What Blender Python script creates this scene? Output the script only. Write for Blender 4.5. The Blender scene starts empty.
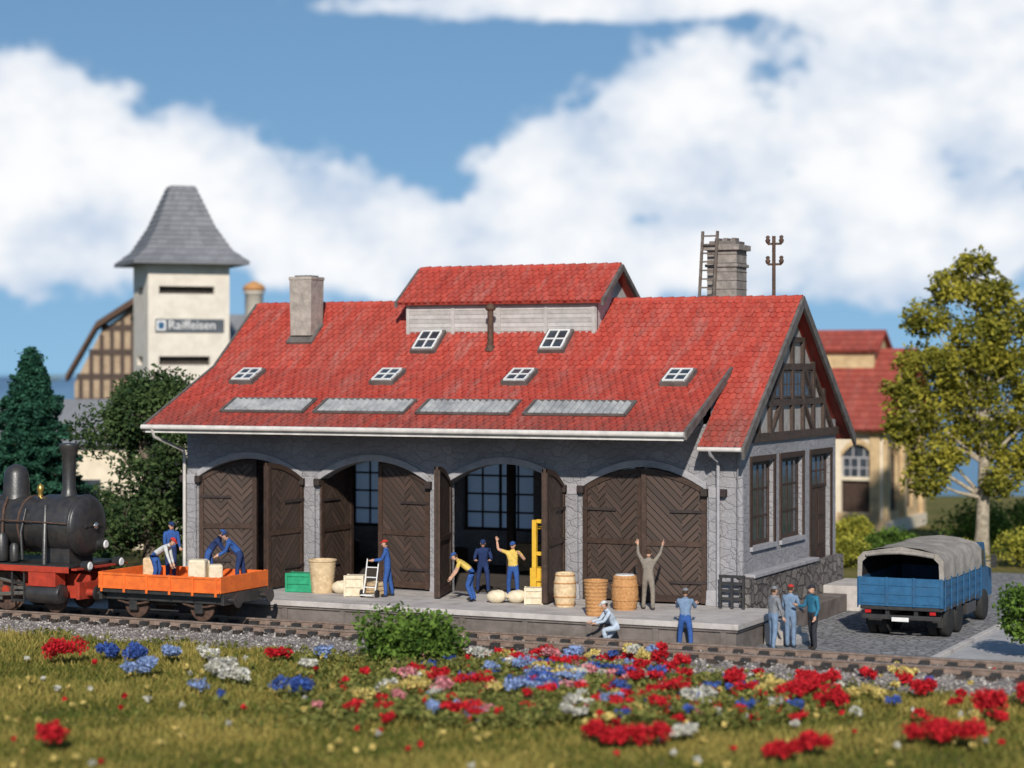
import bpy, math, random
import numpy as np
from mathutils import Matrix, Vector
random.seed(7); rng=np.random.default_rng(7)
sc=bpy.context.scene
R=math.radians
try:
    sc.view_settings.view_transform='Standard'; sc.view_settings.look='None'; sc.view_settings.exposure=0
except Exception as e: print(e)
# ---------------------------------------------------------------- site plan
CA,SA=.905,.4254
CAM=(20.74,-59.89,7.9)
def G(s,d,z=0.0):   # site coordinates (lateral, distance) -> world
    return Vector((CAM[0]+CA*s-SA*d, CAM[1]+SA*s+CA*d, z))
# ---------------------------------------------------------------- materials
MATS={}
class NT:
    def __init__(s,nt): s.nt=nt; s.n=nt.nodes; s.l=nt.links
    def node(s,t,**k):
        n=s.n.new(t)
        for a,b in k.items(): setattr(n,a,b)
        return n
    def set(s,sock,v):
        if isinstance(v,bpy.types.NodeSocket): s.l.new(v,sock)
        else: sock.default_value=v
    def math(s,op,a,b=None,c=None,clamp=False):
        n=s.node('ShaderNodeMath',operation=op); n.use_clamp=clamp
        s.set(n.inputs[0],a)
        if b is not None: s.set(n.inputs[1],b)
        if c is not None: s.set(n.inputs[2],c)
        return n.outputs[0]
    def mix(s,f,a,b,bt='MIX'):
        n=s.node('ShaderNodeMix',data_type='RGBA',blend_type=bt)
        s.set(n.inputs[0],f); s.set(n.inputs[6],a); s.set(n.inputs[7],b)
        return n.outputs[2]
    def noise(s,vec,scale,detail=4,rough=.55):
        n=s.node('ShaderNodeTexNoise'); s.l.new(vec,n.inputs['Vector'])
        n.inputs['Scale'].default_value=scale; n.inputs['Detail'].default_value=detail; n.inputs['Roughness'].default_value=rough
        return n.outputs[0]
    def ramp(s,f,a,b):
        n=s.node('ShaderNodeMapRange'); s.set(n.inputs[0],f); n.inputs[1].default_value=a; n.inputs[2].default_value=b
        n.interpolation_type='SMOOTHSTEP'
        return n.outputs[0]
def c4(c): return (c[0],c[1],c[2],1)
def base_mat(name):
    m=bpy.data.materials.new(name); m.use_nodes=True
    T=NT(m.node_tree); b=m.node_tree.nodes['Principled BSDF']
    MATS[name]=m
    return m,T,b
def mat(name,c1,c2=None,scale=3,rough=.8,bump=0.0,bscale=20,metal=0,rnd=0.0,bdist=.03,spec=.3,dirt=0):
    m,T,b=base_mat(name)
    tc=T.node('ShaderNodeTexCoord').outputs['Object']
    if c2 is None: c2=tuple(x*.75 for x in c1)
    n=T.ramp(T.noise(tc,scale,6,.65),.3,.7)
    col=T.mix(n,c4(c1),c4(c2))
    if rnd:
        at=T.node('ShaderNodeAttribute',attribute_name='rnd').outputs['Fac']
        f=T.math('MULTIPLY_ADD',at,2*rnd,1-rnd)
        cc=T.node('ShaderNodeCombineColor'); 
        for i in range(3): T.l.new(f,cc.inputs[i])
        col=T.mix(1.0,col,cc.outputs[0],'MULTIPLY')
    if dirt:
        dn=T.math('MULTIPLY',T.ramp(T.noise(tc,1.7,7,.75),.48,.72),dirt)
        col=T.mix(dn,col,(.07,.055,.045,1))
    T.l.new(col,b.inputs['Base Color'])
    b.inputs['Roughness'].default_value=rough; b.inputs['Metallic'].default_value=metal
    b.inputs['Specular IOR Level'].default_value=spec
    if bump:
        bn=T.node('ShaderNodeBump'); bn.inputs['Strength'].default_value=bump; bn.inputs['Distance'].default_value=bdist
        T.l.new(T.noise(tc,bscale,5,.6),bn.inputs['Height']); T.l.new(bn.outputs[0],b.inputs['Normal'])
    return m
def vor_mat(name,c1,c2,cm,scale,edge=.06,bump=.6,stretch=(1,1,1),rough=.9,bd=.05,stain=.35):
    m,T,b=base_mat(name)
    tc=T.node('ShaderNodeTexCoord').outputs['Object']
    mp=T.node('ShaderNodeMapping'); mp.inputs['Scale'].default_value=stretch; T.l.new(tc,mp.inputs[0])
    nz=T.node('ShaderNodeTexNoise'); nz.inputs['Scale'].default_value=3; T.l.new(mp.outputs[0],nz.inputs['Vector'])
    va=T.node('ShaderNodeVectorMath',operation='MULTIPLY_ADD'); T.l.new(nz.outputs['Color'],va.inputs[0]); va.inputs[1].default_value=(.22,.22,.22); T.l.new(mp.outputs[0],va.inputs[2]); v=va.outputs[0]
    v1=T.node('ShaderNodeTexVoronoi'); v1.inputs['Scale'].default_value=scale; T.l.new(v,v1.inputs['Vector'])
    v2=T.node('ShaderNodeTexVoronoi',feature='DISTANCE_TO_EDGE'); v2.inputs['Scale'].default_value=scale; T.l.new(v,v2.inputs['Vector'])
    sep=T.node('ShaderNodeSeparateColor'); T.l.new(v1.outputs['Color'],sep.inputs[0])
    col=T.mix(sep.outputs[0],c4(c1),c4(c2))
    big=T.ramp(T.noise(tc,.6,7,.7),.4,.7)
    col=T.mix(T.math('MULTIPLY',big,stain),col,c4(tuple(x*.55 for x in c1)))
    fine=T.ramp(T.noise(tc,9,5,.7),.45,.7)
    col=T.mix(T.math('MULTIPLY',fine,.35),col,c4(tuple(x*.5 for x in c1)))
    e=T.ramp(v2.outputs['Distance'],0,edge)
    col=T.mix(e,c4(cm),col)
    T.l.new(col,b.inputs['Base Color']); b.inputs['Roughness'].default_value=rough; b.inputs['Specular IOR Level'].default_value=.2
    h=T.math('ADD',T.math('MULTIPLY',e,.4),T.math('MULTIPLY',T.noise(tc,8,6,.75),1.1))
    bn=T.node('ShaderNodeBump'); bn.inputs['Strength'].default_value=bump; bn.inputs['Distance'].default_value=bd
    T.l.new(h,bn.inputs['Height']); T.l.new(bn.outputs[0],b.inputs['Normal'])
    return m
vor_mat('wall_stone',(.355,.345,.36),(.315,.305,.32),(.29,.282,.295),2.4,.06,.8,(1,1,1.5),bd=.07,stain=.5)
vor_mat('plinth_stone',(.30,.27,.25),(.17,.155,.15),(.08,.07,.07),2.3,.12,1.0,(1,1,1.4),bd=.1)
vor_mat('cobbles',(.36,.355,.36),(.24,.235,.24),(.13,.13,.13),3.6,.18,.9)
vor_mat('ballast',(.48,.43,.40),(.33,.29,.27),(.15,.13,.12),7,.2,1.0)
vor_mat('flagstones',(.42,.41,.39),(.34,.33,.32),(.2,.2,.19),1.1,.03,.3)
mat('asphalt_light',(.42,.41,.41),(.34,.33,.33),1.2,.9,.3,30,dirt=.2)
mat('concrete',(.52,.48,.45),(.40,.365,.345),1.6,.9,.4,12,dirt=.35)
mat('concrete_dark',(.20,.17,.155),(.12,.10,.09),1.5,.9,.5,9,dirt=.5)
mat('stone_trim',(.38,.37,.385),(.30,.29,.305),3,.85,.6,10,bdist=.05,dirt=.2)
mat('corbel',(.045,.035,.03),(.03,.02,.02),5,.7)
mat('brown_wood',(.066,.039,.028),(.036,.022,.016),6,.6,.3,25,rnd=.25)
mat('timber',(.085,.058,.047),(.05,.035,.028),5,.7,.3,20)
mat('grey_plaster',(.38,.355,.33),(.28,.26,.245),4,.9,.3,25,dirt=.3)
mat('grey_board',(.48,.45,.43),(.38,.36,.345),4,.8,.3,25,rnd=.12,dirt=.2)
mat('gutter',(.66,.62,.58),(.48,.45,.42),2,.5,dirt=.2)
mat('dark_rake',(.15,.13,.12),(.085,.075,.07),3,.7)
mat('white_paint',(.75,.74,.72),(.62,.61,.6),5,.6)
mat('skyglass',(.42,.42,.41),(.24,.245,.25),2,.3,spec=.6,dirt=.4)
mat('winglass',(.06,.075,.09),(.03,.035,.045),2,.08,spec=.8)
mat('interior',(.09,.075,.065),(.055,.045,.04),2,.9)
mat('chimney_stone',(.34,.30,.27),(.19,.17,.155),4,.9,.8,10,dirt=.4)
mat('chimney_plaster',(.42,.37,.32),(.27,.24,.215),4,.9,.8,10,dirt=.35)
mat('black_metal',(.022,.022,.024),(.045,.04,.037),4,.38,.2,20,spec=.6)
mat('rusty',(.12,.065,.042),(.05,.033,.027),9,.7,.3,30)
mat('rail_steel',(.26,.19,.155),(.16,.115,.09),6,.55)
mat('rail_top',(.62,.58,.54),(.5,.46,.42),6,.25,metal=.9)
mat('sleeper',(.055,.042,.036),(.03,.024,.02),5,.8,rnd=.3)
mat('loco_red',(.45,.05,.025),(.30,.035,.02),5,.5,dirt=.3)
mat('brass',(.7,.45,.12),(.5,.3,.08),5,.3,metal=.8)
mat('wagon_orange',(.80,.17,.03),(.62,.12,.025),4,.5,.1,20,dirt=.2)
mat('truck_blue',(.03,.125,.25),(.02,.085,.18),3,.5,.1,15,dirt=.3)
mat('canvas',(.34,.305,.27),(.22,.20,.175),2.5,.9,.6,6,bdist=.06,dirt=.3)
mat('canvas_painted_shade',(.03,.027,.025),(.02,.02,.02),3,.95)  # near-black colour paints the shade inside the truck cover
mat('tyre',(.02,.02,.02),(.035,.033,.03),5,.85)
mat('lamp_red',(.5,.02,.02),None,5,.3)
mat('crate_wood',(.66,.50,.31),(.46,.33,.19),7,.8,.3,20,rnd=.2)
mat('sackcloth',(.74,.64,.48),(.58,.49,.34),6,.95,.5,18)
mat('wicker',(.57,.30,.12),(.38,.18,.07),14,.85,.6,40)
mat('green_paint',(.03,.34,.17),(.02,.24,.12),5,.5)
mat('yellow_paint',(.80,.50,.05),(.65,.38,.04),5,.5)
mat('cream_wall',(.74,.64,.49),(.62,.53,.40),1.5,.9,.3,12,dirt=.15)
mat('tower_cream',(.70,.64,.55),(.60,.54,.46),1.5,.9,.2,12,dirt=.12)
mat('tan_plaster',(.42,.32,.22),(.30,.22,.15),2,.9,.2,12)
mat('ochre_stone',(.58,.43,.24),(.42,.29,.16),2,.9,.5,8)
mat('sign_grey',(.10,.11,.13),(.07,.08,.09),3,.5)
mat('ladder_wood',(.16,.13,.11),(.09,.07,.06),6,.8)
for nm,c in dict(skin=(.62,.36,.25),hair=(.06,.035,.02),shoe=(.03,.025,.02),c_blue=(.035,.10,.32),c_navy=(.02,.04,.13),c_yellow=(.75,.52,.12),
    c_white=(.62,.62,.60),c_tan=(.25,.215,.175),c_grey=(.22,.23,.25),c_greyblue=(.18,.26,.38),c_red=(.55,.04,.03),c_dark=(.03,.032,.04),c_pale=(.48,.55,.64),c_teal=(.03,.16,.26)).items():
    mat(nm,c,tuple(x*.7 for x in c),9,.85,.5 if nm[1]=='_' else 0,16)
def tile_mat(name,c1,c2,cw,wamt,cd_=(.13,.06,.05),cr=(.30,.07,.05),eave=None):
    m,T,b=base_mat(name)
    tc=T.node('ShaderNodeTexCoord').outputs['Object']
    at=T.node('ShaderNodeAttribute',attribute_name='rnd').outputs['Fac']
    col=T.mix(at,c4(c1),c4(c2))
    mp=T.node('ShaderNodeMapping'); mp.inputs['Scale'].default_value=(2.0,.30,.30); T.l.new(tc,mp.inputs[0])
    n1=T.ramp(T.noise(mp.outputs[0],1.0,9,.8),.47,.76)
    n3=T.ramp(T.noise(mp.outputs[0],2.3,7,.78),.48,.74)
    n4=T.ramp(T.noise(tc,.35,4,.6),.35,.7)
    col=T.mix(T.math('MULTIPLY',n1,wamt),col,c4(cw))
    col=T.mix(T.math('MULTIPLY',n3,.6),col,c4(cd_))
    col=T.mix(T.math('MULTIPLY',n4,.3),col,c4(cr))
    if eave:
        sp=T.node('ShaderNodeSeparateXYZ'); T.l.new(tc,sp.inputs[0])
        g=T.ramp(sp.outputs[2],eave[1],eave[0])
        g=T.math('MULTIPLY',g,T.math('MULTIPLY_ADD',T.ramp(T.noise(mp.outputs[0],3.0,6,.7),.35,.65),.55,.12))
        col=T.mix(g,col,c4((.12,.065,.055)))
    T.l.new(col,b.inputs['Base Color']); b.inputs['Roughness'].default_value=.8; b.inputs['Specular IOR Level'].default_value=.2
    bn=T.node('ShaderNodeBump'); bn.inputs['Strength'].default_value=.3; bn.inputs['Distance'].default_value=.02
    T.l.new(T.noise(tc,18,4,.6),bn.inputs['Height']); T.l.new(bn.outputs[0],b.inputs['Normal'])
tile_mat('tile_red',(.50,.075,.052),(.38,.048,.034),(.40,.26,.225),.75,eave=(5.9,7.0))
tile_mat('tile_far',(.36,.08,.058),(.27,.056,.042),(.36,.22,.19),.4)
tile_mat('slate',(.22,.225,.24),(.16,.165,.18),(.34,.34,.35),.3,(.12,.12,.13),(.14,.14,.15))
def plank_mat(name,ang):
    m,T,b=base_mat(name)
    uv=T.node('ShaderNodeTexCoord').outputs['UV']
    mp=T.node('ShaderNodeMapping'); mp.inputs['Rotation'].default_value=(0,0,R(ang)); T.l.new(uv,mp.inputs[0])
    sp=T.node('ShaderNodeSeparateXYZ'); T.l.new(mp.outputs[0],sp.inputs[0])
    q=T.math('DIVIDE',sp.outputs[0],.17); fr=T.math('FRACT',q); fl=T.math('FLOOR',q)
    wn=T.node('ShaderNodeTexWhiteNoise',noise_dimensions='1D'); T.l.new(fl,wn.inputs['W'])
    g=T.ramp(T.math('ABSOLUTE',T.math('SUBTRACT',fr,.5)),.5,.38)
    col=T.mix(wn.outputs[0],c4((.075,.046,.034)),c4((.042,.027,.020)))
    col=T.mix(g,c4((.012,.008,.006)),col)
    T.l.new(col,b.inputs['Base Color']); b.inputs['Roughness'].default_value=.6
    bn=T.node('ShaderNodeBump'); bn.inputs['Strength'].default_value=.8; bn.inputs['Distance'].default_value=.03
    T.l.new(g,bn.inputs['Height']); T.l.new(bn.outputs[0],b.inputs['Normal'])
plank_mat('planks_r',45); plank_mat('planks_l',-45)
def leaf_mat(name,tr=.3,rough=.7,const=None):
    m,T,b=base_mat(name)
    if const: at=T.node('ShaderNodeRGB').outputs[0]; at.default_value=c4(const)
    else: at=T.node('ShaderNodeAttribute',attribute_name='Col').outputs['Color']
    T.l.new(at,b.inputs['Base Color']); b.inputs['Roughness'].default_value=rough; b.inputs['Specular IOR Level'].default_value=.15
    t=T.node('ShaderNodeBsdfTranslucent'); T.l.new(at,t.inputs[0])
    mx=T.node('ShaderNodeMixShader'); mx.inputs[0].default_value=tr
    T.l.new(b.outputs[0],mx.inputs[1]); T.l.new(t.outputs[0],mx.inputs[2])
    T.l.new(mx.outputs[0],m.node_tree.nodes['Material Output'].inputs[0])
leaf_mat('leaf'); leaf_mat('petal',.2); leaf_mat('frosted_glass',.85,.4,(.72,.80,.88))
def ground_mat():
    m,T,b=base_mat('ground')
    tc=T.node('ShaderNodeTexCoord').outputs['Object']
    col=T.mix(T.ramp(T.noise(tc,.35,6,.6),.35,.65),c4((.13,.13,.035)),c4((.22,.175,.065)))
    col=T.mix(T.ramp(T.noise(tc,3,6,.7),.4,.75),col,c4((.08,.095,.025)))
    T.l.new(col,b.inputs['Base Color']); b.inputs['Roughness'].default_value=.95; b.inputs['Specular IOR Level'].default_value=.1
    bn=T.node('ShaderNodeBump'); bn.inputs['Strength'].default_value=.8; bn.inputs['Distance'].default_value=.08
    T.l.new(T.noise(tc,9,5,.7),bn.inputs['Height']); T.l.new(bn.outputs[0],b.inputs['Normal'])
ground_mat()
mat('haze_tinted_hills',(.10,.19,.31),(.07,.14,.23),.03,1)  # distance haze painted in as a blue base colour
mat('bark',(.20,.16,.12),(.10,.08,.06),8,.9,.8,12)
mat('bark_pale',(.42,.36,.27),(.20,.165,.12),6,.9,.6,12)
# ---------------------------------------------------------------- mesh builder
def empty(name,loc=(0,0,0)):
    e=bpy.data.objects.new(name,None); e.location=loc; e.empty_display_size=.3
    sc.collection.objects.link(e); return e
class MB:
    def __init__(s): s.v=[];s.f=[];s.m=[];s.s=[];s.r=[];s.mats=[];s.M=Matrix.Identity(4)
    def mi(s,name):
        if name not in s.mats: s.mats.append(name)
        return s.mats.index(name)
    def add(s,vs,fs,m,smooth=False,r=None):
        o=len(s.v); M=s.M; i=s.mi(m)
        s.v.extend([M@Vector(p) for p in vs])
        rr=random.random() if r is None else r
        for f in fs:
            s.f.append([o+k for k in f]); s.m.append(i); s.s.append(smooth); s.r.append(rr)
    def box(s,c,d,m,rz=0,rx=0,ry=0,taper=1):
        x,y,z=d[0]/2,d[1]/2,d[2]/2; t=taper
        vs=[(-x,-y,-z),(x,-y,-z),(x,y,-z),(-x,y,-z),(-x*t,-y*t,z),(x*t,-y*t,z),(x*t,y*t,z),(-x*t,y*t,z)]
        Q=Matrix.Translation(c)@Matrix.Rotation(rz,4,'Z')@Matrix.Rotation(ry,4,'Y')@Matrix.Rotation(rx,4,'X')
        s.add([Q@Vector(p) for p in vs],[(0,3,2,1),(4,5,6,7),(0,1,5,4),(1,2,6,5),(2,3,7,6),(3,0,4,7)],m)
    def bb(s,a,b,m):
        s.box([(a[i]+b[i])/2 for i in range(3)],[abs(b[i]-a[i]) for i in range(3)],m)
    def tube(s,pts,rad,m,n=10,smooth=True,cap=True):
        pts=[Vector(p) for p in pts]
        if not hasattr(rad,'__len__'): rad=[rad]*len(pts)
        vs=[];fs=[]
        ref=None
        for i,p in enumerate(pts):
            t=(pts[min(i+1,len(pts)-1)]-pts[max(i-1,0)])
            if t.length<1e-6: t=Vector((0,0,1))
            t.normalize()
            if ref is None: ref=Vector((1,0,0)) if abs(t.x)<.8 else Vector((0,1,0))
            a=(ref-t*ref.dot(t)).normalized(); b=t.cross(a); ref=a
            for k in range(n):
                q=2*math.pi*k/n; vs.append(p+a*math.cos(q)*rad[i]+b*math.sin(q)*rad[i])
        for i in range(len(pts)-1):
            for k in range(n):
                fs.append((i*n+k,i*n+(k+1)%n,(i+1)*n+(k+1)%n,(i+1)*n+k))
        r=random.random()
        s.add(vs,fs,m,smooth,r)
        if cap:
            s.add(vs[:n],[tuple(range(n))[::-1]],m,False,r); s.add(vs[-n:],[tuple(range(n))],m,False,r)
    def beam(s,p,q,w,h,m,up=(0,0,1)):
        p,q=Vector(p),Vector(q); t=(q-p).normalized(); u=Vector(up)
        if abs(t.dot(u))>.99: u=Vector((0,1,0))
        a=t.cross(u).normalized()*w/2; b=a.cross(t).normalized()*h/2
        vs=[p-a-b,p+a-b,p+a+b,p-a+b,q-a-b,q+a-b,q+a+b,q-a+b]
        s.add(vs,[(0,1,2,3),(7,6,5,4),(0,4,5,1),(1,5,6,2),(2,6,7,3),(3,7,4,0)],m)
    def ball(s,c,r,m,nu=12,nv=8,z0=-1,z1=1,smooth=True):
        if not hasattr(r,'__len__'): r=(r,r,r)
        vs=[];fs=[]
        a0=math.asin(max(-1,z0));a1=math.asin(min(1,z1))
        for j in range(nv+1):
            a=a0+(a1-a0)*j/nv
            for i in range(nu):
                q=2*math.pi*i/nu
                vs.append((c[0]+r[0]*math.cos(a)*math.cos(q),c[1]+r[1]*math.cos(a)*math.sin(q),c[2]+r[2]*math.sin(a)))
        for j in range(nv):
            for i in range(nu): fs.append((j*nu+i,j*nu+(i+1)%nu,(j+1)*nu+(i+1)%nu,(j+1)*nu+i))
        s.add(vs,fs,m,smooth)
    def lathe(s,c,prof,m,n=20,axis='Z',smooth=True):
        vs=[];fs=[]
        for r,h in prof:
            for k in range(n):
                q=2*math.pi*k/n; a,b=r*math.cos(q),r*math.sin(q)
                p={'Z':(a,b,h),'X':(h,a,b),'Y':(a,h,b)}[axis]
                vs.append((c[0]+p[0],c[1]+p[1],c[2]+p[2]))
        for i in range(len(prof)-1):
            for k in range(n): fs.append((i*n+k,i*n+(k+1)%n,(i+1)*n+(k+1)%n,(i+1)*n+k))
        s.add(vs,fs,m,smooth)
        s.add(vs[:n],[tuple(range(n))],m); s.add(vs[-n:],[tuple(range(n))],m)
    def prism(s,poly,m,d):
        n=len(poly); d=Vector(d); vs=[Vector(p) for p in poly]+[Vector(p)+d for p in poly]
        fs=[tuple(range(n)),tuple(range(2*n-1,n-1,-1))]+[(i,(i+1)%n,n+(i+1)%n,n+i) for i in range(n)]
        s.add(vs,fs,m)
    def obj(s,name,parent=None,loc=None,bevel=0,uv=True,fixn=True):
        if loc is None: loc=(0,0,0)
        if parent is not None and loc==(0,0,0): loc=tuple(parent.location)
        L=Vector(loc)
        me=bpy.data.meshes.new(name)
        me.from_pydata([tuple(p-L) for p in s.v],[],s.f)
        for n in s.mats: me.materials.append(MATS[n])
        me.polygons.foreach_set('material_index',s.m)
        me.polygons.foreach_set('use_smooth',s.s)
        if fixn:
            import bmesh
            bm=bmesh.new(); bm.from_mesh(me); bmesh.ops.recalc_face_normals(bm,faces=bm.faces); bm.to_mesh(me); bm.free()
        rl=me.color_attributes.new('rnd','FLOAT_COLOR','CORNER'); 
        arr=np.zeros((len(me.loops),4),dtype=np.float32); uvl=me.uv_layers.new(name='UVMap'); ua=np.zeros((len(me.loops),2),dtype=np.float32)
        for p,r in zip(me.polygons,s.r):
            nn=p.normal
            if abs(nn.z)>.98: t=Vector((1,0,0)); w=Vector((0,1,0))
            else:
                t=Vector((0,0,1)).cross(nn).normalized(); w=nn.cross(t)
            for li in p.loop_indices:
                arr[li]=(r,r,r,1); q=me.vertices[me.loops[li].vertex_index].co
                ua[li]=(q.dot(t),q.dot(w))
        rl.data.foreach_set('color',arr.ravel()); uvl.data.foreach_set('uv',ua.ravel())
        me.update()
        o=bpy.data.objects.new(name,me); sc.collection.objects.link(o)
        if parent is not None:
            o.parent=parent; o.location=(0,0,0) if tuple(L)==tuple(parent.location) else L-parent.location
        else: o.location=L
        if bevel:
            b=o.modifiers.new('bevel','BEVEL'); b.width=bevel; b.segments=2; b.limit_method='ANGLE'; b.angle_limit=R(40)
        return o
def fast(name,V,k,col,matname,parent=None,loc=(0,0,0)):
    M=len(V)//k; V=np.asarray(V,dtype=np.float32)-np.array(loc,dtype=np.float32)
    me=bpy.data.meshes.new(name); me.vertices.add(M*k); me.vertices.foreach_set('co',V.ravel())
    me.loops.add(M*k); me.loops.foreach_set('vertex_index',np.arange(M*k,dtype=np.int32))
    me.polygons.add(M); me.polygons.foreach_set('loop_start',np.arange(0,M*k,k,dtype=np.int32)); 
    try: me.polygons.foreach_set('loop_total',np.full(M,k,dtype=np.int32))
    except Exception: pass
    me.update(calc_edges=True)
    ca=me.color_attributes.new('Col','FLOAT_COLOR','POINT')
    c=np.ones((M,k,4),dtype=np.float32); c[:,:,:3]=np.asarray(col)[:,None,:]
    ca.data.foreach_set('color',c.ravel())
    me.materials.append(MATS[matname])
    o=bpy.data.objects.new(name,me); sc.collection.objects.link(o)
    if parent is not None:
        o.parent=parent; o.location=Vector(loc)-parent.location
    else: o.location=loc
    return o
def leaves(P,size,flat=0.0):
    n=len(P); a=rng.normal(size=(n,3)); a[:,2]*=(1-flat); a/=np.linalg.norm(a,axis=1)[:,None]
    b=rng.normal(size=(n,3)); b[:,2]*=(1-flat); b-=a*(a*b).sum(1)[:,None]; b/=np.linalg.norm(b,axis=1)[:,None]
    s=(size*rng.uniform(.6,1.4,n))[:,None]
    V=np.stack([P-a*s,P-b*s*.55+a*s*.1,P+a*s,P+b*s*.55+a*s*.1],axis=1)
    return V.reshape(-1,3)
def fbm(P,sc_):
    x,y,z=P[:,0]*sc_,P[:,1]*sc_,P[:,2]*sc_
    return (np.sin(x*1.7+1.3*np.sin(y*1.1+z))+np.sin(y*1.9+1.7*np.sin(z*1.3+x*.7))+np.sin(z*2.1+1.1*np.sin(x*1.5-y)))/3
# ---------------------------------------------------------------- wall with openings
def arch_wall(mb,L,z0,z1,t,ops,m,mrev=None,x0=0):
    mrev=mrev or m
    def q(a,b,c,d,mm=m): mb.add([a,b,c,d],[(0,1,2,3)],mm,r=.5)
    def col(xa,xb,za,zb,za2=None,zb2=None):
        za2=za if za2 is None else za2; zb2=zb if zb2 is None else zb2
        q((xa,0,za),(xb,0,za2),(xb,0,zb2),(xa,0,zb)); q((xa,t,za),(xa,t,zb),(xb,t,zb2),(xb,t,za2))
    x=x0
    for (a,b,zb,zs,zc) in ops:
        col(x,a,z0,z1)
        N=14 if zc>zs else 1; mid=(a+b)/2; h=(b-a)/2
        fz=lambda xx: zs+(zc-zs)*(1-((xx-mid)/h)**2)
        for i in range(N):
            xa=a+(b-a)*i/N; xb=a+(b-a)*(i+1)/N
            col(xa,xb,fz(xa),z1,fz(xb),z1)
            q((xa,0,fz(xa)),(xb,0,fz(xb)),(xb,t,fz(xb)),(xa,t,fz(xa)),mrev)
        if zb>z0:
            col(a,b,z0,zb); q((a,0,zb),(b,0,zb),(b,t,zb),(a,t,zb),mrev)
        q((a,0,zb),(a,0,zs),(a,t,zs),(a,t,zb),mrev); q((b,0,zb),(b,t,zb),(b,t,zs),(b,0,zs),mrev)
        x=b
    E=x0+L
    col(x,E,z0,z1)
    q((x0,0,z0),(x0,t,z0),(x0,t,z1),(x0,0,z1)); q((E,0,z0),(E,0,z1),(E,t,z1),(E,t,z0)); q((x0,0,z1),(E,0,z1),(E,t,z1),(x0,t,z1))
def window(mb,x0,x1,z0,z1,y,nx,nz,mf,mg,fw=.09,bw=.045,dp=.08):
    mb.bb((x0,y,z0),(x0+fw,y+dp,z1),mf); mb.bb((x1-fw,y,z0),(x1,y+dp,z1),mf)
    mb.bb((x0+fw,y+.003,z0),(x1-fw,y+dp-.003,z0+fw),mf); mb.bb((x0+fw,y+.003,z1-fw),(x1-fw,y+dp-.003,z1),mf)
    for i in range(1,nx): xx=x0+(x1-x0)*i/nx; w=bw*(1.6 if (nx%2==0 and i==nx//2) else 1); mb.bb((xx-w/2,y+.012,z0+fw),(xx+w/2,y+dp-.012,z1-fw),mf)
    for i in range(1,nz): zz=z0+(z1-z0)*i/nz; mb.bb((x0+fw,y+.018,zz-bw/2),(x1-fw,y+dp-.018,zz+bw/2),mf)
    if mg: mb.bb((x0+fw,y+dp*.5-.006,z0+fw),(x1-fw,y+dp*.5+.006,z1-fw),mg)
def tiles(mb,xa,xb,lo,hi,m,tw=.23,ch=.25,th=.042,slab=.12,jit=.013):
    ly,lz=lo; hy,hz=hi; Ls=math.hypot(hy-ly,hz-lz); ey,ez=(hy-ly)/Ls,(hz-lz)/Ls
    ny,nz=-ez,ey
    if nz<0: ny,nz=-ny,-nz
    def P(x,s,h): return (x,ly+ey*s+ny*h,lz+ez*s+nz*h)
    pv=[P(xa,0,-.01),P(xb,0,-.01),P(xb,Ls,-.01),P(xa,Ls,-.01),P(xa,0,-slab),P(xb,0,-slab),P(xb,Ls,-slab),P(xa,Ls,-slab)]
    mb.add(pv,[(0,1,2,3),(7,6,5,4),(0,4,5,1),(1,5,6,2),(2,6,7,3),(3,7,4,0)],m,r=.5)
    rows=max(1,int(round(Ls/ch))); chh=Ls/rows; nx=int(round((xb-xa)/tw)); tw=(xb-xa)/nx
    for j in range(rows):
        s0=j*chh-.03; s1=min(Ls,(j+1)*chh+.02)
        off=.5*tw*(j%2)
        for i in range(-1,nx+1):
            x0=max(xa,xa+i*tw+off); x1=min(xb,xa+(i+1)*tw+off)
            if x1-x0<.04: continue
            g=.009; h=th+random.uniform(-jit,jit); u=random.uniform(-.018,.018); w=x1-x0
            a=[P(x0+g,s1,.008),P(x1-g,s1,.008),P(x1-g,s0+.055+u,h),P(x0+w*.72,s0+u,h),P(x0+w*.28,s0+u,h),P(x0+g,s0+.055+u,h)]
            b=[P(x1-g,s0+.055+u,-.0),P(x0+w*.72,s0+u,0),P(x0+w*.28,s0+u,0),P(x0+g,s0+.055+u,0)]
            mb.add(a+b,[(0,1,2,3,4,5),(2,6,7,3),(3,7,8,4),(4,8,9,5)],m,r=random.random())
# ================================================================ GOODS SHED
SH=empty('goods_shed',(-9.6,4.8,0))
LX=-19.3; W=9.6
RZ=lambda Y: 5.5+(Y+.9)*.789
CZ=lambda Y: 5.97+(Y+2)*.4575
mb=MB()
ops=[(a-LX,a-LX+4.0,.8,4.2,4.85) for a in (-18.85,-14.25,-9.65,-5.05)]
mb.M=Matrix.Translation((LX,0,0)); arch_wall(mb,-LX,.3,6.1,.5,ops,'wall_stone')
mb.M=Matrix.Identity(4)
mb.bb((LX,.03,6.1),(-1.08,.4,6.66),'wall_stone')
mb.prism([(-1.08,.03,6.15),(-1.08,.03,6.66),(-1.08,1.9,7.56),(-1.08,1.9,7.3)],'wall_stone',(-.1,0,0))
mb.M=Matrix.Translation((0,.5,0))@Matrix.Rotation(R(90),4,'Z')
gops=[(.75-.5+.2,3.0-.5,2.5,5.0,5.0),(3.75-.5,5.9-.5,2.5,5.0,5.0),(6.85-.5,8.95-.5,.9,5.0,5.0)]
arch_wall(mb,W-.5-.5,.3,5.75,.4,gops,'wall_stone')
mb.M=Matrix.Identity(4)
mb.bb((LX+.002,.5,.3),(LX+.4,W-.5,6.0),'wall_stone')
mb.prism([(LX+.002,.5,6.0),(LX+.002,W-.5,6.0),(LX+.002,W/2,9.6)],'grey_plaster',(.3,0,0))
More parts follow.
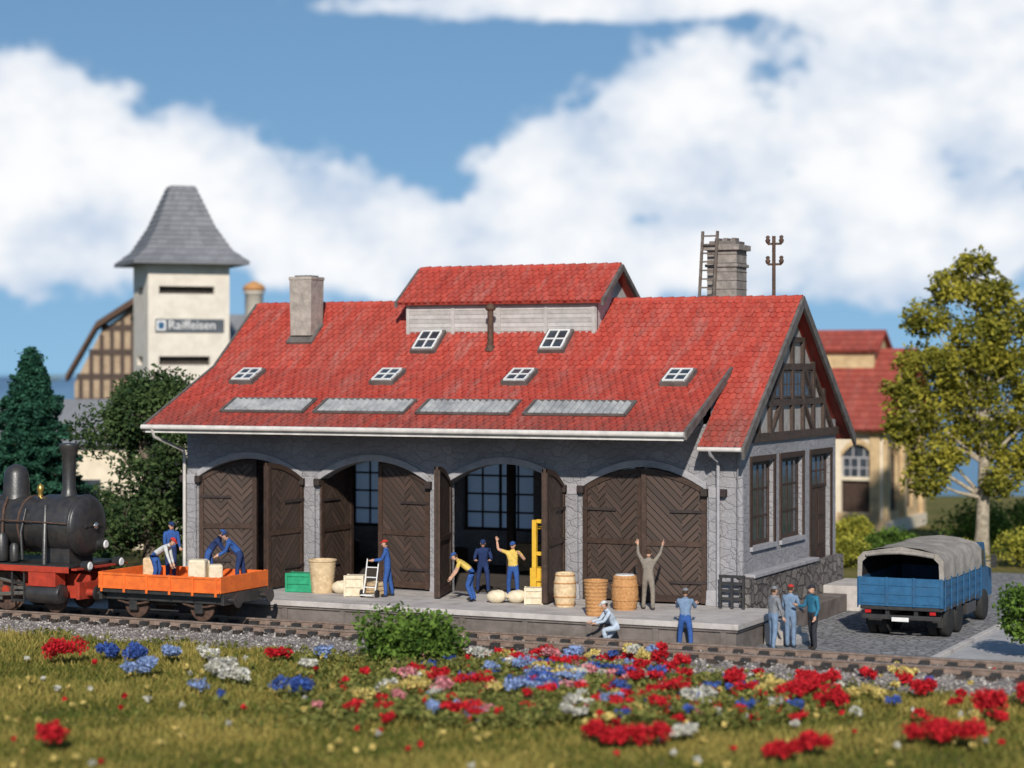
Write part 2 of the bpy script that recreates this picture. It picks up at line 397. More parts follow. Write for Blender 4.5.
mb.M=Matrix.Translation((LX,W-.5,0))
bops=[(a-LX+.6,a-LX+3.4,2.0,4.2,4.6) for a in (-18.85,-14.25,-9.65,-5.05)]
arch_wall(mb,-LX,.3,6.1,.5,bops,'wall_stone')
mb.M=Matrix.Identity(4)
mb.obj('walls',SH)
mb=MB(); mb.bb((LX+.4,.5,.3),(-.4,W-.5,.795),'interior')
for x in (-14.3,-9.7,-5.1):
    mb.bb((x-.12,4.7,.8),(x+.12,4.94,7.2),'brown_wood'); mb.beam((x,4.8,5.2),(x+1.2,4.8,6.3),.15,.15,'brown_wood'); mb.beam((x,4.8,5.2),(x-1.2,4.8,6.3),.15,.15,'brown_wood')
for k in range(7): x=-18+k*2.3+random.random(); s=random.uniform(.6,1.1); mb.box((x,7.5+random.random(),.8+s/2),(s,s,s),'crate_wood' if k%2 else 'brown_wood',rz=random.random())
mb.obj('floor_and_posts',SH)
mb=MB()
for a in (-18.85,-14.25,-9.65,-5.05): window(mb,a+.6,a+3.4,2.0,4.6,W-.3,4,4,'brown_wood','frosted_glass',.1,.06)
mb.obj('rear_windows',SH)
mb=MB()
for a in (-18.85,-14.25,-9.65,-5.05):
    N=16
    for i in range(N):
        x0=a+4*i/N; x1=a+4*(i+1)/N; f=lambda x:4.2+.65*(1-((x-a-2)/2)**2)
        z0,z1=f(x0),f(x1)
        vs=[(x0,-.09,z0),(x1,-.09,z1),(x1,-.09,z1+.22),(x0,-.09,z0+.22),(x0,.01,z0),(x1,.01,z1),(x1,.01,z1+.22),(x0,.01,z0+.22)]
        mb.add(vs,[(0,1,2,3),(3,2,6,7),(0,4,5,1)],'stone_trim',r=.5)
for xc in (-19.08,-14.55,-9.95,-5.35,-.8):
    mb.box((xc,-.075,1.03),(.50,.15,.46),'stone_trim',taper=.9)
    mb.box((xc,-.06,2.6),(.36,.117,2.75),'wall_stone',taper=.97)
    for sx in (-.29,.29):
        mb.bb((xc+sx-.10,-.22,4.03),(xc+sx+.10,-.003,4.25),'corbel')
    mb.bb((xc-.17,-.13,3.98),(xc+.17,-.004,4.3),'stone_trim')
mb.tube([(-.02,-.0,1.66),(-.02,-.0,5.7)],.11,'wall_stone',10)
mb.obj('stone_trim',SH,bevel=.02)
mb=MB(); mb.bb((.003,.3,0),(.28,W,1.62),'plinth_stone'); mb.bb((0.0,-.15,0.8),(.31,.3,1.66),'plinth_stone')
mb.bb((0,.3,1.62),(.34,6.7,1.74),'stone_trim'); mb.obj('plinth',SH,bevel=.02)
mb=MB()
mb.prism([(-.3,.15,5.75),(-.3,W-.15,5.75),(-.3,W/2,9.75)],'grey_plaster',(.28,0,0))
mb.obj('gable_panel',SH)
mb=MB(); X=.02
def yz(y,z): return (X,y,z)
def tb(p,q,w=.2): mb.beam(p,q,w,.12,'timber',up=(1,0,0))
tb(yz(-.1,5.72),yz(W+.1,5.72),.26); tb(yz(1.35,6.75),yz(W-1.35,6.75)); tb(yz(2.6,7.85),yz(W-2.6,7.85)); tb(yz(3.6,8.7),yz(W-3.6,8.7),.16)
for y in (1.5,2.6,3.7,4.8,5.9,7.0,8.1):
    top=RZ(min(y,W-y))-.25; tb((X+.006,y,5.8),(X+.006,y,min(top,8.7)),.19)
for s in (1,-1):
    f=lambda y: y if s==1 else W-y
    tb((X+.012,f(.55),5.8),(X+.012,f(1.5),6.7),.17); tb((X+.012,f(2.6),6.8),(X+.012,f(3.6),7.8),.17); tb((X+.012,f(1.6),6.8),(X+.012,f(2.5),7.6),.16); tb((X+.009,f(2.7),5.85),(X+.009,f(3.6),6.7),.13)
mb.obj('gable_timbers',SH)
mb=MB(); mb.M=Matrix.Translation((.03,0,0))@Matrix.Rotation(R(90),4,'Z')
for y in (2.75,3.85,4.95,6.05): window(mb,y,y+.82,6.88,7.72,-.02,2,2,'timber','winglass',.06,.04,.05)
mb.M=Matrix.Translation((0,.5,0))@Matrix.Rotation(R(90),4,'Z')
for (a,b,z0,z1,_) in gops[:2]:
    window(mb,a,b,z0,z1,.12,4,3,'brown_wood','winglass',.12,.06)
    mb.bb((a-.14,-.09,z0-.14),(b+.14,.1,z0-.002),'stone_trim')
    for xx in (a-.16,b+.02): mb.bb((xx,-.05,z0),(xx+.14,.0,z1+.02),'brown_wood')
    mb.bb((a-.16,-.06,z1+.02),(b+.16,.0,z1+.18),'brown_wood')
a,b,z0,z1,_=gops[2]
window(mb,a,b,3.9,z1,.12,4,2,'brown_wood','winglass',.1,.05)
for i in range(2):
    xa=a+(b-a)*i/2; xb=a+(b-a)*(i+1)/2
    mb.bb((xa+.02,.14,z0),(xb-.02,.2,3.88),'brown_wood')
    for k in range(3): mb.bb((xa+.15,.11,z0+.2+k*.95),(xb-.15,.135,z0+1.0+k*.95),'brown_wood')
mb.bb((a-.16,-.06,z1+.02),(b+.16,.0,z1+.18),'brown_wood')
for xx in (a-.16,b+.02): mb.bb((xx,-.05,z0),(xx+.14,.0,z1+.02),'brown_wood')
mb.obj('gable_windows',SH)
RL,RR=-19.55,.35
mb=MB()
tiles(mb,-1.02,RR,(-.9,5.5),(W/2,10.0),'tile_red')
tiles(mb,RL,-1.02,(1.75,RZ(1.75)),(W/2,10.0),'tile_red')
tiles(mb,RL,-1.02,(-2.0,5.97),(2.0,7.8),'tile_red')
tiles(mb,RL,RR,(W+.9,5.5),(W/2,10.0),'tile_red',tw=.6,ch=.5)
x=RL
while x<RR:
    x2=min(RR,x+.38)
    mb.tube([(x,W/2,9.98),(x2+.03,W/2,9.99)],[.09,.115],'tile_red',8); x+=.38
mb.obj('tiled_roof',SH,fixn=True)
mb=MB()
def rake(x,pts,w=.09,h=.30):
    for (p,q) in zip(pts[:-1],pts[1:]):
        mb.prism([(x,p[0],p[1]+.06),(x,q[0],q[1]+.06),(x,q[0],q[1]-h),(x,p[0],p[1]-h)],'dark_rake',(w,0,0))
rake(RR,[(-.95,5.46),(W/2,10.0),(W+.95,5.46)])
rake(-1.02,[(-2.05,5.95),(1.95,7.78)],.10,.20)
rake(RL-.09,[(-2.05,5.95),(2.0,7.8)],.09,.22); rake(RL-.09,[(1.9,RZ(1.9)),(W/2,10.0),(W+.95,5.46)],.088,.22)
for i in range(24):
    xc=-19.3+i*.79; mb.beam((xc,0,6.5),(xc,-1.95,5.80),.09,.12,'grey_board')
mb.obj('roof_boards',SH)
mb=MB()
mb.tube([(RL-.1,-2.1,5.9),(-.98,-2.1,5.9)],.085,'gutter',10)
mb.bb((RL,-2.04,5.72),(-1.02,-1.98,5.86),'gutter')
mb.tube([(-.98,-.98,5.45),(RR,-.98,5.45)],.07,'gutter',8)
for xc in (-19.25,-.62):
    mb.tube([(xc,-2.1 if xc<-10 else -1.0,5.85 if xc<-10 else 5.42),(xc,-2.0 if xc<-10 else -.95,5.6 if xc<-10 else 5.3),(xc,-.3,5.1),(xc,-.24,4.9),(xc,-.24,.82)],.055,'gutter' if xc<-10 else 'stone_trim',8)
mb.obj('gutters',SH)
mb=MB()
def slope(X,Y,Z,ang): return Matrix.Translation((X,Y,Z))@Matrix.Rotation(ang,4,'X')
ac=math.atan(.4575); am=math.atan(.789)
def skylight(X,Y,Z,ang,w=.78,h=.95):
    mb.M=slope(X,Y,Z,ang)
    mb.box((0,0,.06),(w+.20,h+.20,.16),'dark_rake'); 
    mb.box((0,0,.15),(w,h,.03),'winglass')
    for x in (-w/2,0,w/2): mb.box((x,0,.165),(.055,h+.055,.05),'white_paint')
    for y in (-h/2,0,h/2): mb.box((0,y,.167),(w+.055,.05,.045),'white_paint')
for X in (-17.7,-12.4,-7.7,-2.4): skylight(X,1.2,CZ(1.2)+.03,ac,.68,.8)
for X in (-11.85,-7.25): skylight(X,3.0,RZ(3.0)+.03,am,.7,.9)
for xa,xb in ((-17.2,-14.2),(-13.75,-10.6),(-10.1,-7.0),(-6.45,-3.2)):
    mb.M=slope((xa+xb)/2,-.75,CZ(-.75)+.05,ac); w=xb-xa; n=int(w/.11); vs=[];fs=[]
    for i in range(n+1):
        x=-w/2+w*i/n; h=.085 if i%2 else .015
        vs+= [(x,-.44,h),(x,.44,h)]
        if i: fs.append((2*i-2,2*i,2*i+1,2*i-1))
    mb.add(vs,fs,'skyglass',r=.5)
    for y in (-.46,.46): mb.box((0,y,.03),(w+.1,.05,.07),'dark_rake')
    for x in (-w/2-.03,w/2+.03): mb.box((x,0,.033),(.06,.97,.07),'dark_rake')
mb.M=Matrix.Identity(4)
mb.obj('skylights',SH)
mb=MB()
tiles(mb,-13.1,-5.75,(3.15,9.98),(W/2,11.13),'tile_red'); tiles(mb,-13.1,-5.75,(W-3.15,9.98),(W/2,11.13),'tile_red')
x=-13.1
while x<-5.8: mb.tube([(x,W/2,11.12),(min(-5.75,x+.40),W/2,11.13)],[.09,.115],'tile_red',8); x+=.38
mb.obj('monitor_roof',SH)
mb=MB()
for y,s in ((3.45,1),(W-3.45,-1)):
    mb.bb((-12.9,y,8.7),(-6.05,y+.1*s,10.0),'grey_board')
    for k in range(7): mb.bb((-12.88,y-.02*s,9.0+k*.14),(-6.07,y,9.13+k*.14),'grey_board')
    for i in range(5): xx=-12.9+i*6.7/4; mb.bb((xx,y-.05*s,8.8),(xx+.12,y-.021*s,10.0),'grey_board')
for x in (-12.9,-6.15): mb.prism([(x,3.5,8.7),(x,W-3.5,8.7),(x,W-3.5,10.1),(x,W/2,10.95),(x,3.5,10.1)],'grey_board',(.1,0,0))
for x in (-13.19,-5.75): mb.prism([(x,3.1,9.98),(x,W/2,11.17),(x,W-3.1,9.98),(x,W-3.1,9.8),(x,W/2,10.97),(x,3.1,9.8)],'dark_rake',(.09,0,0))
mb.obj('monitor_walls',SH)
mb=MB()
mb.box((-16.8,3.5,9.9),(.80,.80,2.0),'chimney_plaster',taper=1.08); mb.box((-16.8,3.5,10.84),(.90,.90,.10),'chimney_plaster'); mb.box((-16.8,3.5,10.91),(.6,.6,.08),'dark_rake')
mb.box((-16.8,3.4,8.95),(1.0,1.05,.14),'dark_rake',rx=am)
mb.box((-2.55,6.0,10.4),(1.0,1.0,2.6),'chimney_stone'); mb.box((-2.55,6.0,11.1),(1.12,1.12,.1),'chimney_stone'); mb.box((-2.55,6.0,11.68),(1.22,1.22,.18),'chimney_stone'); mb.box((-2.55,6.0,11.82),(.9,.9,.14),'concrete_dark')
for x in (-.28,.0,.28): mb.box((-2.55+x,6.0,11.92),(.14,.4,.16),'concrete_dark')
for k in range(8): mb.box((-2.55,6.0,9.5+k*.28),(1.03,1.03,.03),'concrete_dark')
mb.obj('chimneys',SH,bevel=.02)
mb=MB()
for x in (-3.15,-2.65): mb.beam((x,5.0,9.7),(x,5.38,12.2),.08,.08,'ladder_wood')
for k in range(9): f=k/9+.05; mb.beam((-3.2,5.0+.38*f,9.7+2.5*f),(-2.6,5.0+.38*f,9.7+2.5*f),.05,.05,'ladder_wood')
mb.obj('roof_ladder',SH)
mb=MB()
mb.tube([(-.8,5.5,9.3),(-.8,5.5,12.0)],.06,'rusty',8)
for z in (11.1,11.75):
    mb.beam((-1.0,5.5,z),(-.55,5.5,z),.06,.07,'rusty')
    for x in (-1.0,-.55): mb.lathe((x,5.5,z),[(.03,0),(.07,.05),(.09,.12),(.05,.17),(.08,.22),(.03,.27)],'rusty',8)
mb.obj('insulator_mast',SH)
mb=MB(); mb.tube([(-9.5,2.8,8.2),(-9.5,2.8,9.7)],.10,'rusty',10); mb.lathe((-9.5,2.8,9.65),[(.1,0),(.17,.05),(.17,.14),(.05,.24)],'rusty',10); mb.lathe((-9.5,2.8,8.35),[(.2,0),(.12,.2)],'rusty',10)
mb.obj('vent_pipe',SH)
def leaf(w,side,hinge,ang,name,thin=.08):
    mb=MB(); sg=1 if side=='L' else -1
    mb.M=Matrix.Translation(hinge)@Matrix.Rotation(ang,4,'Z')@Matrix.Diagonal((sg,1,1,1))
    f=lambda x: 3.38+.62*(1-((x-2)/2)**2)
    N=8
    for i in range(N):
        xa=w*i/N; xb=w*(i+1)/N; za,zb=f(xa),f(xb)
        for y in (0,thin): mb.add([(xa,y,.03),(xb,y,.03),(xb,y,zb),(xa,y,za)],[(0,1,2,3)],'planks_r' if side=='L' else 'planks_l',r=.5)
        mb.add([(xa,0,za),(xb,0,zb),(xb,thin,zb),(xa,thin,za)],[(0,1,2,3)],'brown_wood')
        for y0,y1 in ((-.045,-.003),(thin+.003,thin+.045)):
            vs=[(xa,y0,za-.16),(xb,y0,zb-.16),(xb,y0,zb),(xa,y0,za),(xa,y1,za-.16),(xb,y1,zb-.16),(xb,y1,zb),(xa,y1,za)]
            mb.add(vs,[(0,1,2,3),(7,6,5,4),(0,4,5,1),(3,2,6,7)],'brown_wood',r=.5)
    mb.add([(w,0,.03),(w,thin,.03),(w,thin,f(w)),(w,0,f(w))],[(0,1,2,3)],'brown_wood')
    for y0,y1 in ((-.05,-.002),(thin+.002,thin+.05)):
        for x0,x1 in ((0,.15),(w-.15,w)): mb.bb((x0,y0,.03),(x1,y1,min(f(x0),f(x1))-.1),'brown_wood')
        mb.bb((.15,y0+.004,.05),(w-.15,y1-.004,.25),'brown_wood'); mb.bb((.15,y0+.006,1.7),(w-.15,y1-.006,1.86),'brown_wood')
    for z in (.6,2.7): mb.bb((0,-.07,z),(1.1,-.052,z+.08),'corbel')
    mb.obj(name,SH)
def doors(a,aL,aR):
    leaf(1.98,'L',(a+.02,.02,.82),-R(aL),'door_leaf')
    leaf(1.98,'R',(a+3.98,.02,.82),R(aR),'door_leaf')
doors(-18.85,-14,86)
doors(-14.25,-88,-8)
doors(-9.65,74,98)
doors(-5.05,2,7)
# ================================================================ PLATFORM
PF=empty('loading_platform',(-9,-2,0))
mb=MB()
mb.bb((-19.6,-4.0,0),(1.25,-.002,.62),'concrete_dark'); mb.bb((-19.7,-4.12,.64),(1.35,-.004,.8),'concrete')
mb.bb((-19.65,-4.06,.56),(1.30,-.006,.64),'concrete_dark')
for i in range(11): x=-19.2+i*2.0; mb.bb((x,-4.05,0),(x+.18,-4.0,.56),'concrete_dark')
mb.obj('deck',PF,bevel=.015)
mb=MB()
mb.bb((.3,7.2,0),(1.6,9.7,.8),'concrete')
for k in range(1,4): mb.bb((1.6+(k-1)*.3,7.3,0),(1.6+k*.3,9.6,.8-k*.2),'concrete')
mb.bb((.29,.01,0),(1.1,7.19,.55),'concrete_dark')
for k in range(3): mb.bb((1.352+k*.3,-1.9,0),(1.35+(k+1)*.3,-.3,.6-k*.2),'concrete')
mb.obj('side_steps',PF,bevel=.02)
mb=MB()
for x in (-.45,-.1,.25): mb.bb((x,-.62,.8),(x+.07,-.55,1.75),'black_metal')
for z in (1.05,1.28,1.5,1.7): mb.bb((-.47,-.6,z),(.34,-.57,z+.09),'black_metal')
mb.obj('railing',PF)
# ================================================================ GROUND
mb=MB(); mb.add([(-900,-300,0),(900,-300,0),(900,1500,0),(-900,1500,0)],[(0,1,2,3)],'ground'); mb.obj('ground')
mb=MB(); mb.add([(-.5,-4.6,.004),(6.4,-4.6,.004),(6.4,22,.004),(-.5,22,.004)],[(0,1,2,3)],'cobbles'); mb.obj('cobbled_yard')
mb=MB(); mb.bb((6.4,-4.6,-.05),(6.6,22,.1),'concrete'); mb.bb((9.6,-4.6,-.05),(9.8,22,.1),'concrete'); mb.obj('kerb',bevel=.02)
mb=MB(); mb.add([(6.6,-4.6,.006),(9.6,-4.6,.006),(9.6,22,.006),(6.6,22,.006)],[(0,1,2,3)],'asphalt_light'); mb.obj('road')
mb=MB(); mb.add([(9.8,-4.6,.09),(14,-4.6,.09),(14,22,.09),(9.8,22,.09)],[(0,1,2,3)],'flagstones'); mb.obj('pavement')
mb=MB(); mb.add([(-40,.0,.005),(-19.7,.0,.005),(-19.7,-4.6,.005),(-40,-4.6,.005)],[(0,1,2,3)],'asphalt_light'); mb.obj('gravel_yard')
TR=empty('railway_track',(-5,-6,0))
mb=MB(); prof=[(-9.15,.008),(-8.6,.10),(-7.5,.19),(-4.9,.19),(-4.25,.02)]
vs=[];fs=[]; xs=np.linspace(-60,40,401)
for i,x in enumerate(xs):
    for (y,z) in prof: vs.append((x,y+(random.uniform(-.15,.15) if y<-8.2 else 0),z))
    if i:
        for k in range(4): fs.append((5*i-5+k,5*i+k,5*i+k+1,5*i-4+k))
mb.add(vs,fs,'ballast'); mb.obj('ballast_bed',TR)
mb=MB(); x=-45
while x<30:
    mb.box((x,-6.0,.15),(.24,2.9,.12),'sleeper',rz=random.uniform(-.02,.02))
    for yr in (-5.25,-6.75):
        mb.box((x,yr-.15,.25),(.24,.18,.12),'black_metal'); mb.box((x,yr+.15,.25),(.24,.18,.12),'black_metal')
    mb.box((x,-7.46,.2),(.26,.12,.16),'sleeper')
    x+=.72
mb.obj('sleepers',TR)
mb=MB()
for yr in (-5.25,-6.75):
    mb.bb((-60,yr-.08,.21),(40,yr+.08,.235),'rail_steel'); mb.bb((-60,yr-.022,.235),(40,yr+.022,.34),'rail_steel'); mb.bb((-60,yr-.05,.34),(40,yr+.05,.38),'rail_steel'); mb.bb((-60,yr-.04,.38),(40,yr+.04,.386),'rail_top')
mb.obj('rails',TR)
n=26000; P=np.stack([rng.uniform(-32,16,n),rng.uniform(-9.3,-4.4,n),np.zeros(n)],1)
P[:,2]=np.interp(P[:,1],[-9.2,-8.6,-7.5,-4.9,-4.3],[.03,.11,.2,.2,.04])
col=rng.uniform(.16,.60,n)[:,None]*np.array([1,.92,.85])
fast('ballast_stones',leaves(P,.045,.15),4,col,'petal',TR,(0,0,0))
n=7200; x=rng.uniform(-30,16,n); which=rng.uniform(0,1,n)
y=np.where(which<.75,rng.normal(-9.0,.3,n),-4.25+rng.uniform(-.12,.1,n)); keep=(np.sin(x*1.3)+np.sin(x*3.1+1)+rng.normal(size=n)*.7>.3); x=x[keep];y=y[keep];n=len(x)
P=np.stack([x,y,rng.uniform(.02,.18,n)],1); t=rng.uniform(0,1,n)[:,None]
fast('weeds',leaves(P,.06,.1),4,np.array((.06,.09,.02))*(1-t)+np.array((.24,.22,.06))*t,'leaf')
# ================================================================ TRUCK
TK=empty('canvas_truck',(4.5,1.0,0))
MT=Matrix.Translation((4.5,1.0,0))
mb=MB(); mb.M=MT
for x in (-.42,.42): mb.bb((x-.06,.1,.62),(x+.06,6.4,.82),'black_metal')
mb.bb((-1.2,.02,.82),(1.2,4.7,.92),'black_metal')
mb.bb((-1.15,-.02,.55),(1.15,.06,.68),'black_metal'); mb.bb((-.25,-.06,.5),(.25,-.021,.62),'white_paint')
for y in (1.1,2.25,5.7):
    mb.tube([(-1.0,y,.48),(1.0,y,.48)],.09,'black_metal',8)
for x in (-1.12,1.12): mb.bb((x-.1,3.0,.45),(x+.1,4.2,.78),'black_metal')
for x in (-.9,.9): mb.bb((x-.24,.42,.32),(x+.24,.44,.85),'tyre')
mb.obj('chassis',TK,bevel=.015)
mb=MB(); mb.M=MT
def wheel(x,y,r,w,hub='truck_blue'):
    mb.lathe((x,y,r),[(r*.55,-w/2),(r*.9,-w/2),(r,-w/2+.04),(r,w/2-.04),(r*.9,w/2),(r*.55,w/2)],'tyre',24,'X')
    mb.lathe((x,y,r),[(r*.1,-w/2+.02),(r*.54,-w/2+.03),(r*.54,w/2-.03),(r*.1,w/2-.02)],hub,16,'X')
for y in (1.1,2.25):
    for sx in (-1,1): wheel(sx*1.06,y,.48,.26); wheel(sx*.74,y,.48,.26)
for sx in (-1,1): wheel(sx*1.02,5.7,.48,.28)
mb.obj('wheels',TK)
mb=MB(); mb.M=MT
mb.bb((-1.25,0,.93),(1.25,.06,1.75),'truck_blue'); mb.bb((-1.25,4.64,.93),(1.25,4.7,1.8),'truck_blue')
for sx in (-1,1): mb.bb((sx*1.25,.06,.93),(sx*1.19,4.64,1.75),'truck_blue')
for k in range(3): mb.bb((-1.2,-.02,1.0+k*.26),(1.2,-.001,1.16+k*.26),'truck_blue')
for x in (-1.2,-.4,.4,1.2): mb.bb((x-.04,-.045,.93),(x+.04,-.021,1.77),'truck_blue')
for sx in (-1,1):
    for k in range(3): mb.bb((sx*1.251,.1,1.0+k*.26),(sx*1.272,4.6,1.16+k*.26),'truck_blue')
    for i in range(7): y=.08+i*.75; mb.bb((sx*1.273,y-.04,.85),(sx*1.30,y+.04,1.8),'truck_blue')
    mb.bb((sx*.95-.09,-.05,.72),(sx*.95+.09,-.022,.81),'lamp_red')
cp=[(4.75,.7),(4.75,2.3),(4.9,2.4),(5.8,2.4),(6.05,1.65),(6.8,1.5),(6.85,.7)]
mb.prism([(-1.1,y,z) for y,z in cp],'truck_blue',(2.2,0,0))
for sx in (-1,1): mb.prism([(sx*1.101,4.95,1.65),(sx*1.101,4.95,2.2),(sx*1.101,5.7,2.2),(sx*1.101,5.9,1.65)],'winglass',(sx*.012,0,0)); mb.bb((sx*1.35-.08,6.0,1.6),(sx*1.35+.08,6.03,2.0),'black_metal'); mb.beam((sx*1.1,6.0,1.8),(sx*1.35,6.02,1.8),.03,.03,'black_metal')
mb.obj('body',TK,bevel=.02)
mb=MB(); mb.M=MT
prof=[(-1.27,1.74),(-1.26,2.3),(-1.1,2.48),(-.6,2.6),(0,2.66),(.6,2.6),(1.1,2.48),(1.26,2.3),(1.27,1.74)]
ny=28; vs=[];fs=[]; vi=[]
for j in range(ny+1):
    y=-.01+4.73*j/ny; sag=-.06*abs(math.sin(math.pi*j/7))
    for i,(x,z) in enumerate(prof):
        k=1 if 1<i<7 else .5
        vs.append((x*(1+(sag*.5 if i in(1,7) else 0)),y,z+sag*k+random.uniform(-.012,.012)))
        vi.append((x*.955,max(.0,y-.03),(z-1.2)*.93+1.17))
m=len(prof)
for j in range(ny):
    for i in range(m-1): fs.append((j*m+i,j*m+i+1,(j+1)*m+i+1,(j+1)*m+i))
mb.add(vs,fs,'canvas',True); mb.add(vi,fs,'canvas_painted_shade',True)  # inner shell added so the cover opening reads as shaded
mb.add([(x,4.72,z) for x,z in prof],[tuple(range(m))],'canvas'); mb.add([(x*.97,4.62,z-.02) for x,z in prof],[tuple(range(m))],'canvas_painted_shade')
bd=[(-1.27,1.74,-1.14,1.74),(-1.26,2.3,-1.12,2.2),(-1.1,2.48,-.97,2.34),(0,2.66,0,2.50),(1.1,2.48,.97,2.34),(1.26,2.3,1.12,2.2),(1.27,1.74,1.14,1.74)]
for p,q in zip(bd[:-1],bd[1:]): mb.add([(p[0],-.02,p[1]),(p[2],-.02,p[3]),(q[2],-.02,q[3]),(q[0],-.02,q[1])],[(0,1,2,3)],'canvas')
# rolled rear flap
mb.tube([(-1.0,-.06,2.40),(-.5,-.07,2.47),(0,-.07,2.50),(.5,-.07,2.47),(1.0,-.06,2.40)],.06,'canvas',8)
mb.obj('canvas_cover',TK,fixn=False)
# ================================================================ WAGON
TY=-6.0; RT=.386
WX=-15.42; HL=2.12
WG=empty('flat_wagon',(WX,TY,0)); mb=MB(); mb.M=Matrix.Translation((WX,TY,RT))
mb.bb((-HL,-1.28,.78),(HL,1.28,.9),'black_metal')
for y in (-.95,.95): mb.bb((-HL+.05,y-.05,.55),(HL-.05,y+.05,.779),'black_metal')
for x in (-HL-.02,HL+.02):
    mb.bb((x-.05,-1.2,.55),(x+.05,1.2,.88),'black_metal')
    for y in (-.87,.87):
        sx=1 if x>0 else -1
        mb.tube([(x,y,.68),(x+sx*.32,y,.68)],.08,'black_metal',10); mb.lathe((x+sx*.32,y,.68),[(.2,-.02),(.21,.03)],'black_metal',14,'X')
for x in (-1.15,1.15):
    for y in (-1,1):
        mb.box((x,y*.9,.45),(.28,.12,.4),'black_metal'); mb.tube([(x-.55,y*.92,.52),(x-.3,y*.92,.46),(x,y*.92,.42),(x+.3,y*.92,.46),(x+.55,y*.92,.52)],.04,'rusty',6)
        mb.lathe((x,y*.72,.42),[(.1,-.07),(.38,-.05),(.42,-.04),(.42,.05),(.1,.07)],'rusty',20,'Y')
    mb.tube([(x,-.8,.42),(x,.8,.42)],.07,'rusty',8)
mb.tube([(-.5,-1.0,.3),(.5,-1.0,.3)],.03,'black_metal',6); mb.tube([(-.8,-.3,.5),(.0,-.3,.5)],.14,'black_metal',10)
mb.obj('underframe',WG,bevel=.01)
mb=MB(); mb.M=Matrix.Translation((WX,TY,RT))
mb.bb((-HL,-1.32,.9),(HL,1.32,.96),'wagon_orange')
for y in (-1.32,1.27): mb.bb((-HL,y,.9),(HL,y+.06,1.36),'wagon_orange')
for x in (-HL-.03,HL-.03): mb.bb((x,-1.3,.9),(x+.06,1.3,1.38),'wagon_orange')
for i in range(6):
    x=-HL+.12+i*(2*HL-.24)/5
    for y in (-1.36,1.33): mb.bb((x-.04,y,.8),(x+.04,y+.038,1.38),'wagon_orange')
mb.bb((-HL,-1.345,1.30),(HL,-1.322,1.37),'wagon_orange'); mb.bb((-HL,-1.345,.9),(HL,-1.322,.97),'wagon_orange')
mb.obj('tub',WG,bevel=.012)
mb=MB(); mb.M=Matrix.Translation((WX,TY,RT+.96))
for (x,y,s) in ((.85,-.5,.52),(1.25,-.2,.42),(.4,.4,.45),(-1.5,.5,.45)):
    mb.box((x,y,s*.8),(s,s*.9,s*1.6),'sackcloth' if x>0 else 'crate_wood',rz=random.random())
mb.obj('load',WG,bevel=.06)
# ================================================================ LOCOMOTIVE
LC=empty('steam_locomotive',(-22,TY,0)); MLc=Matrix.Translation((-18.25,TY,RT))
mb=MB(); mb.M=MLc
bz=2.62
mb.lathe((0,0,bz),[(.10,-.42),(.5,-.46),(.78,-.55),(.9,-.62),(.92,-.66),(.92,-2.05),(.86,-2.06),(.86,-6.4)],'black_metal',32,'X')
mb.lathe((0,0,bz),[(.93,-.68),(.95,-.7),(.95,-.76),(.93,-.78)],'black_metal',32,'X')
for k in range(16): a=k*math.pi/8; mb.ball((-.61,.82*math.cos(a),bz+.82*math.sin(a)),.03,'black_metal',6,4)
for x in (-2.6,-3.7,-4.8): mb.lathe((0,0,bz),[(.86,x),(.885,x-.01),(.885,x-.06),(.86,x-.07)],'rusty' if x==-2.6 else 'black_metal',32,'X')
mb.beam((-.42,-.45,bz),(-.42,.45,bz),.05,.07,'black_metal')
mb.lathe((-.36,0,bz),[(.05,0),(.12,.02),(.03,.08)],'rail_top',10,'X')
mb.lathe((-1.35,0,bz+.78),[(.34,0),(.25,.14),(.2,.35),(.21,1.3),(.27,1.5),(.3,1.62),(.3,1.7),(.2,1.72)],'black_metal',20)
mb.lathe((-3.35,0,bz+.75),[(.46,0),(.41,.2),(.38,.75),(.3,.95),(.12,1.05),(.02,1.07)],'black_metal',20)
mb.lathe((-4.7,0,bz+.75),[(.35,0),(.33,.5),(.22,.7),(.05,.78)],'black_metal',18)
mb.lathe((-2.35,-.1,bz+.84),[(.09,0),(.07,.12),(.11,.2),(.09,.32),(.02,.4)],'brass',12)
mb.tube([(-.7,-.98,bz+.1),(-2.5,-1.0,bz+.15),(-6,-1.0,bz+.15)],.025,'rusty',6)
for x in (-1.0,-2.2,-3.4,-4.6): mb.beam((x,-.85,bz+.12),(x,-1.0,bz+.13),.03,.03,'black_metal')
mb.tube([(-2.4,-.75,bz+.5),(-2.4,-1.0,bz-.2),(-2.3,-1.05,1.6)],.05,'black_metal',6)
mb.tube([(-3.4,-.3,bz+.9),(-3.2,-.8,bz+.5),(-3.1,-1.0,bz-.1),(-3.0,-1.1,1.6)],.045,'rusty',6)
mb.tube([(-1.7,-.7,bz+.6),(-1.5,-1.0,bz-.1),(-1.45,-1.1,1.3)],.08,'black_metal',8)
mb.lathe((-3.0,-1.15,1.55),[(.18,0),(.2,.1),(.2,.7),(.12,.85)],'black_metal',14)
mb.lathe((-2.55,-1.12,1.55),[(.13,0),(.14,.1),(.14,.45),(.08,.55)],'black_metal',14)
mb.bb((-4.2,-1.3,1.5),(-3.4,-.9,2.3),'black_metal')
mb.bb((-8.9,-1.35,1.42),(-.35,1.35,1.5),'black_metal')
mb.bb((-1.9,-.6,1.5),(-.9,.6,bz-.5),'black_metal')
for y in (-1.35,.85): mb.bb((-6.5,y,1.5),(-4.35,y+.5,2.9),'black_metal')
